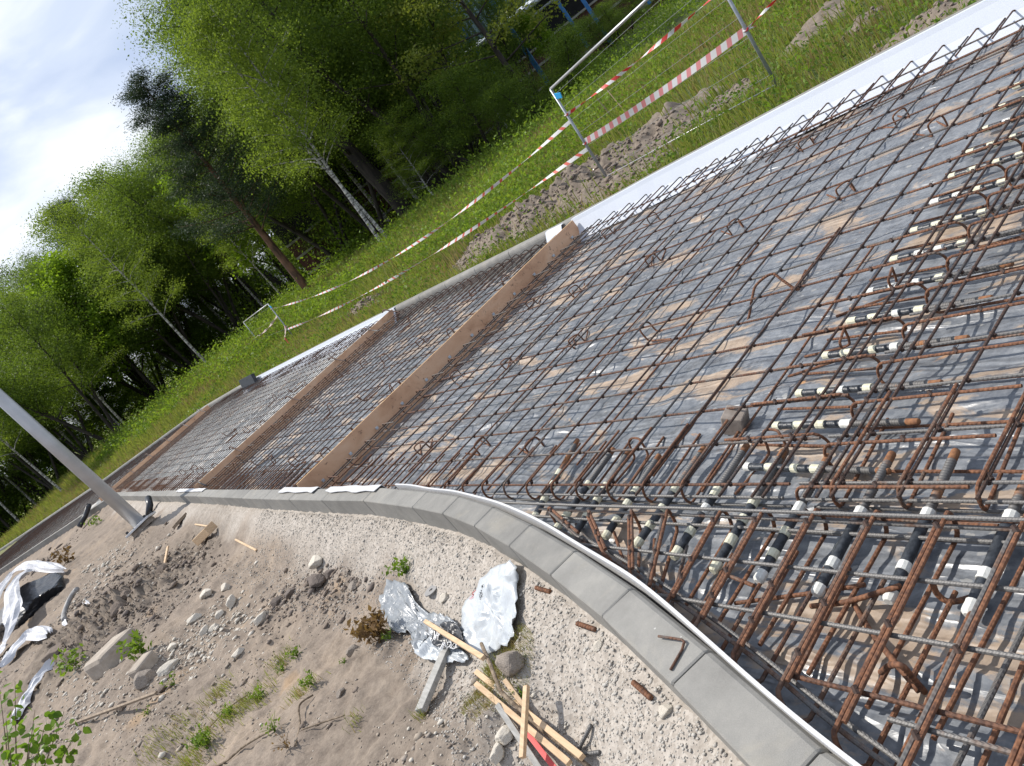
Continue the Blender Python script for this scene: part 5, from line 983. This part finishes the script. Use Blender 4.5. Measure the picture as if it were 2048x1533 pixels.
P = np.array(P); V, T = blades(P, rng.uniform(.02, .07, len(P)), np.full(len(P), .0016), 1.3); tag(npmesh('hummock_grass', V, T, [M['grass_dry'], M['grass']], mi=np.tile((rng.random(len(P)) < .35).astype(int), 3)), 'tangled dry grass on the soil hummock beside the laths', 'grass', kind='stuff')
P = []
for (px, py, r, n) in ((340, 1490, .3, 260), (450, 1390, .12, 120), (720, 1450, .07, 40), (500, 1420, .2, 300), (400, 1520, .25, 500), (610, 1390, .12, 120), (855, 1440, .04, 40), (570, 1330, .12, 110), (990, 1350, .06, 160)):
    b = hit(px, py)
    for k in range(n): x = b.x + random.gauss(0, r * .5); y = b.y + random.gauss(0, r * .5); P.append((x, y, gnear(x, y) - .003))
P = np.array(P); dist = P[:, 1]; V, T = blades(P, rng.uniform(.03, .09, len(P)) * (.6 + .1 * dist), .0012 + .0006 * dist, 1.0); tag(npmesh('sparse_grass', V, T, [M['grass'], M['grass_dry']], mi=np.tile((rng.random(len(P)) < .25).astype(int), 3)), 'sparse tufts of green grass on the lower dirt bank', 'grass', kind='stuff')
# young birch in front of the camera, lower left
def young_birch():
    t = empty('young_birch', dp(60, 1700, 3.3)); tag(t, 'leafy top of a young birch in the lower left corner', 'young tree'); o = t.location; mb = MB(); C = []; base = Vector(o)
    for (px, py, d) in ((30, 1362, 3.3), (12, 1440, 3.2), (70, 1420, 3.4), (128, 1425, 3.4), (150, 1470, 3.35), (60, 1470, 3.2), (20, 1500, 3.15), (100, 1500, 3.25), (150, 1520, 3.3), (45, 1535, 3.2), (0, 1385, 3.3), (90, 1450, 3.3)):
        p = dp(px, py, d); mid = base.lerp(p, .55) + Vector((.05 * nz(px, py), .05 * nz(py, px), .03)); mb.tube([base - o, mid - o, p - o], [.006, .003, .001], 5)
        for k in range(17): f = random.random() ** .6; C.append(np.array(mid.lerp(p, f) - o) + rng.normal(size=3) * .034)
    mb.tube([Vector((.3, .45, -1.6)) * 1.0, Vector((.1, .15, -.6)), Vector()], [.018, .012, .006], 7); mb.build('stem', M['twig'], t)
    C = np.array(C); n = len(C); L = rng.uniform(.026, .044, n); d = rng.normal(size=(n, 3)); d[:, 2] -= .6; d /= np.linalg.norm(d, axis=1, keepdims=True); r = rng.normal(size=(n, 3)) + np.array([0, 0, 2.0]); s = np.cross(d, r); s /= np.linalg.norm(s, axis=1, keepdims=True); nn = np.cross(s, d)
    shp = [(0, 0, 0), (.22, .34, .05), (.5, .40, .08), (.78, .20, .04), (1, 0, 0), (.78, -.20, .04), (.5, -.40, .08), (.22, -.34, .05)]
    V = np.stack([C + d * (L * a)[:, None] + s * (L * b)[:, None] + nn * (L * c)[:, None] for a, b, c in shp], 1).reshape(-1, 3); npmesh('leaves', V, np.arange(n * 8).reshape(-1, 8), M['leaf_near'], parent=t, nv=8)
young_birch()
#@@END3
# ------------------------------------------------------------------ camera, light, sky
def finish():
    cd = bpy.data.cameras.new('camera'); cam = bpy.data.objects.new('camera', cd); COL.objects.link(cam)
    Mx = Matrix(((RX[0], RX[1], RX[2], 0), (RY[0], RY[1], RY[2], 0), (RZ[0], RZ[1], RZ[2], CAMH), (0, 0, 0, 1))); cam.matrix_world = Mx
    cd.sensor_width = 36; cd.lens = 36 * F / 2048; cd.clip_start = .05; cd.clip_end = 3000; SC.camera = cam
    sd = Vector((-.42, .91, 0)).normalized(); el = R(54); S = Vector((sd.x * math.cos(el), sd.y * math.cos(el), math.sin(el)))
    l = bpy.data.lights.new('sun', 'SUN'); l.energy = 4.2; l.angle = R(.53); l.color = (1, .945, .87); lo = bpy.data.objects.new('sun', l); COL.objects.link(lo); lo.rotation_euler = S.to_track_quat('Z', 'Y').to_euler(); lo.location = (0, 0, 30)
    w = bpy.data.worlds.new('World'); SC.world = w; w.use_nodes = True; nt = w.node_tree; bg = nt.nodes['Background']
    sky = nt.nodes.new('ShaderNodeTexSky'); sky.sky_type = 'NISHITA'; sky.sun_disc = False; sky.sun_elevation = el; sky.sun_rotation = math.atan2(S.x, S.y); sky.air_density = 1.0; sky.dust_density = 1.5
    tc = nt.nodes.new('ShaderNodeTexCoord'); mp = nt.nodes.new('ShaderNodeMapping'); mp.inputs['Scale'].default_value = (1, 1, 2.6); nt.links.new(tc.outputs['Generated'], mp.inputs[0])
    n = nd(nt, 'ShaderNodeTexNoise', Scale=2.1, Detail=7, Roughness=.52, Distortion=.4); nt.links.new(mp.outputs[0], n.inputs['Vector'])
    n2 = nd(nt, 'ShaderNodeTexNoise', Scale=4.3, Detail=6, Roughness=.5, Distortion=.5); nt.links.new(mp.outputs[0], n2.inputs['Vector'])
    f = ramp(nt, n.outputs['Fac'], [(.30, (.35, .35, .35)), (.55, (1, 1, 1))])
    cl = ramp(nt, n2.outputs['Fac'], [(.30, (4.3, 5.2, 7.2)), (.52, (5.9, 6.7, 8.2)), (.68, (8.8, 9.2, 9.7))])
    nt.links.new(mixc(nt, f, sky.outputs[0], cl), bg.inputs[0]); bg.inputs[1].default_value = .1
    SC.view_settings.view_transform = 'Standard'; SC.view_settings.look = 'None'; SC.view_settings.gamma = 1; SC.view_settings.exposure = .32; SC.view_settings.use_curve_mapping = False
    SC.render.engine = 'CYCLES'; SC.cycles.max_bounces = 6; SC.cycles.transparent_max_bounces = 8; SC.render.resolution_x = 1024; SC.render.resolution_y = 766
finish()
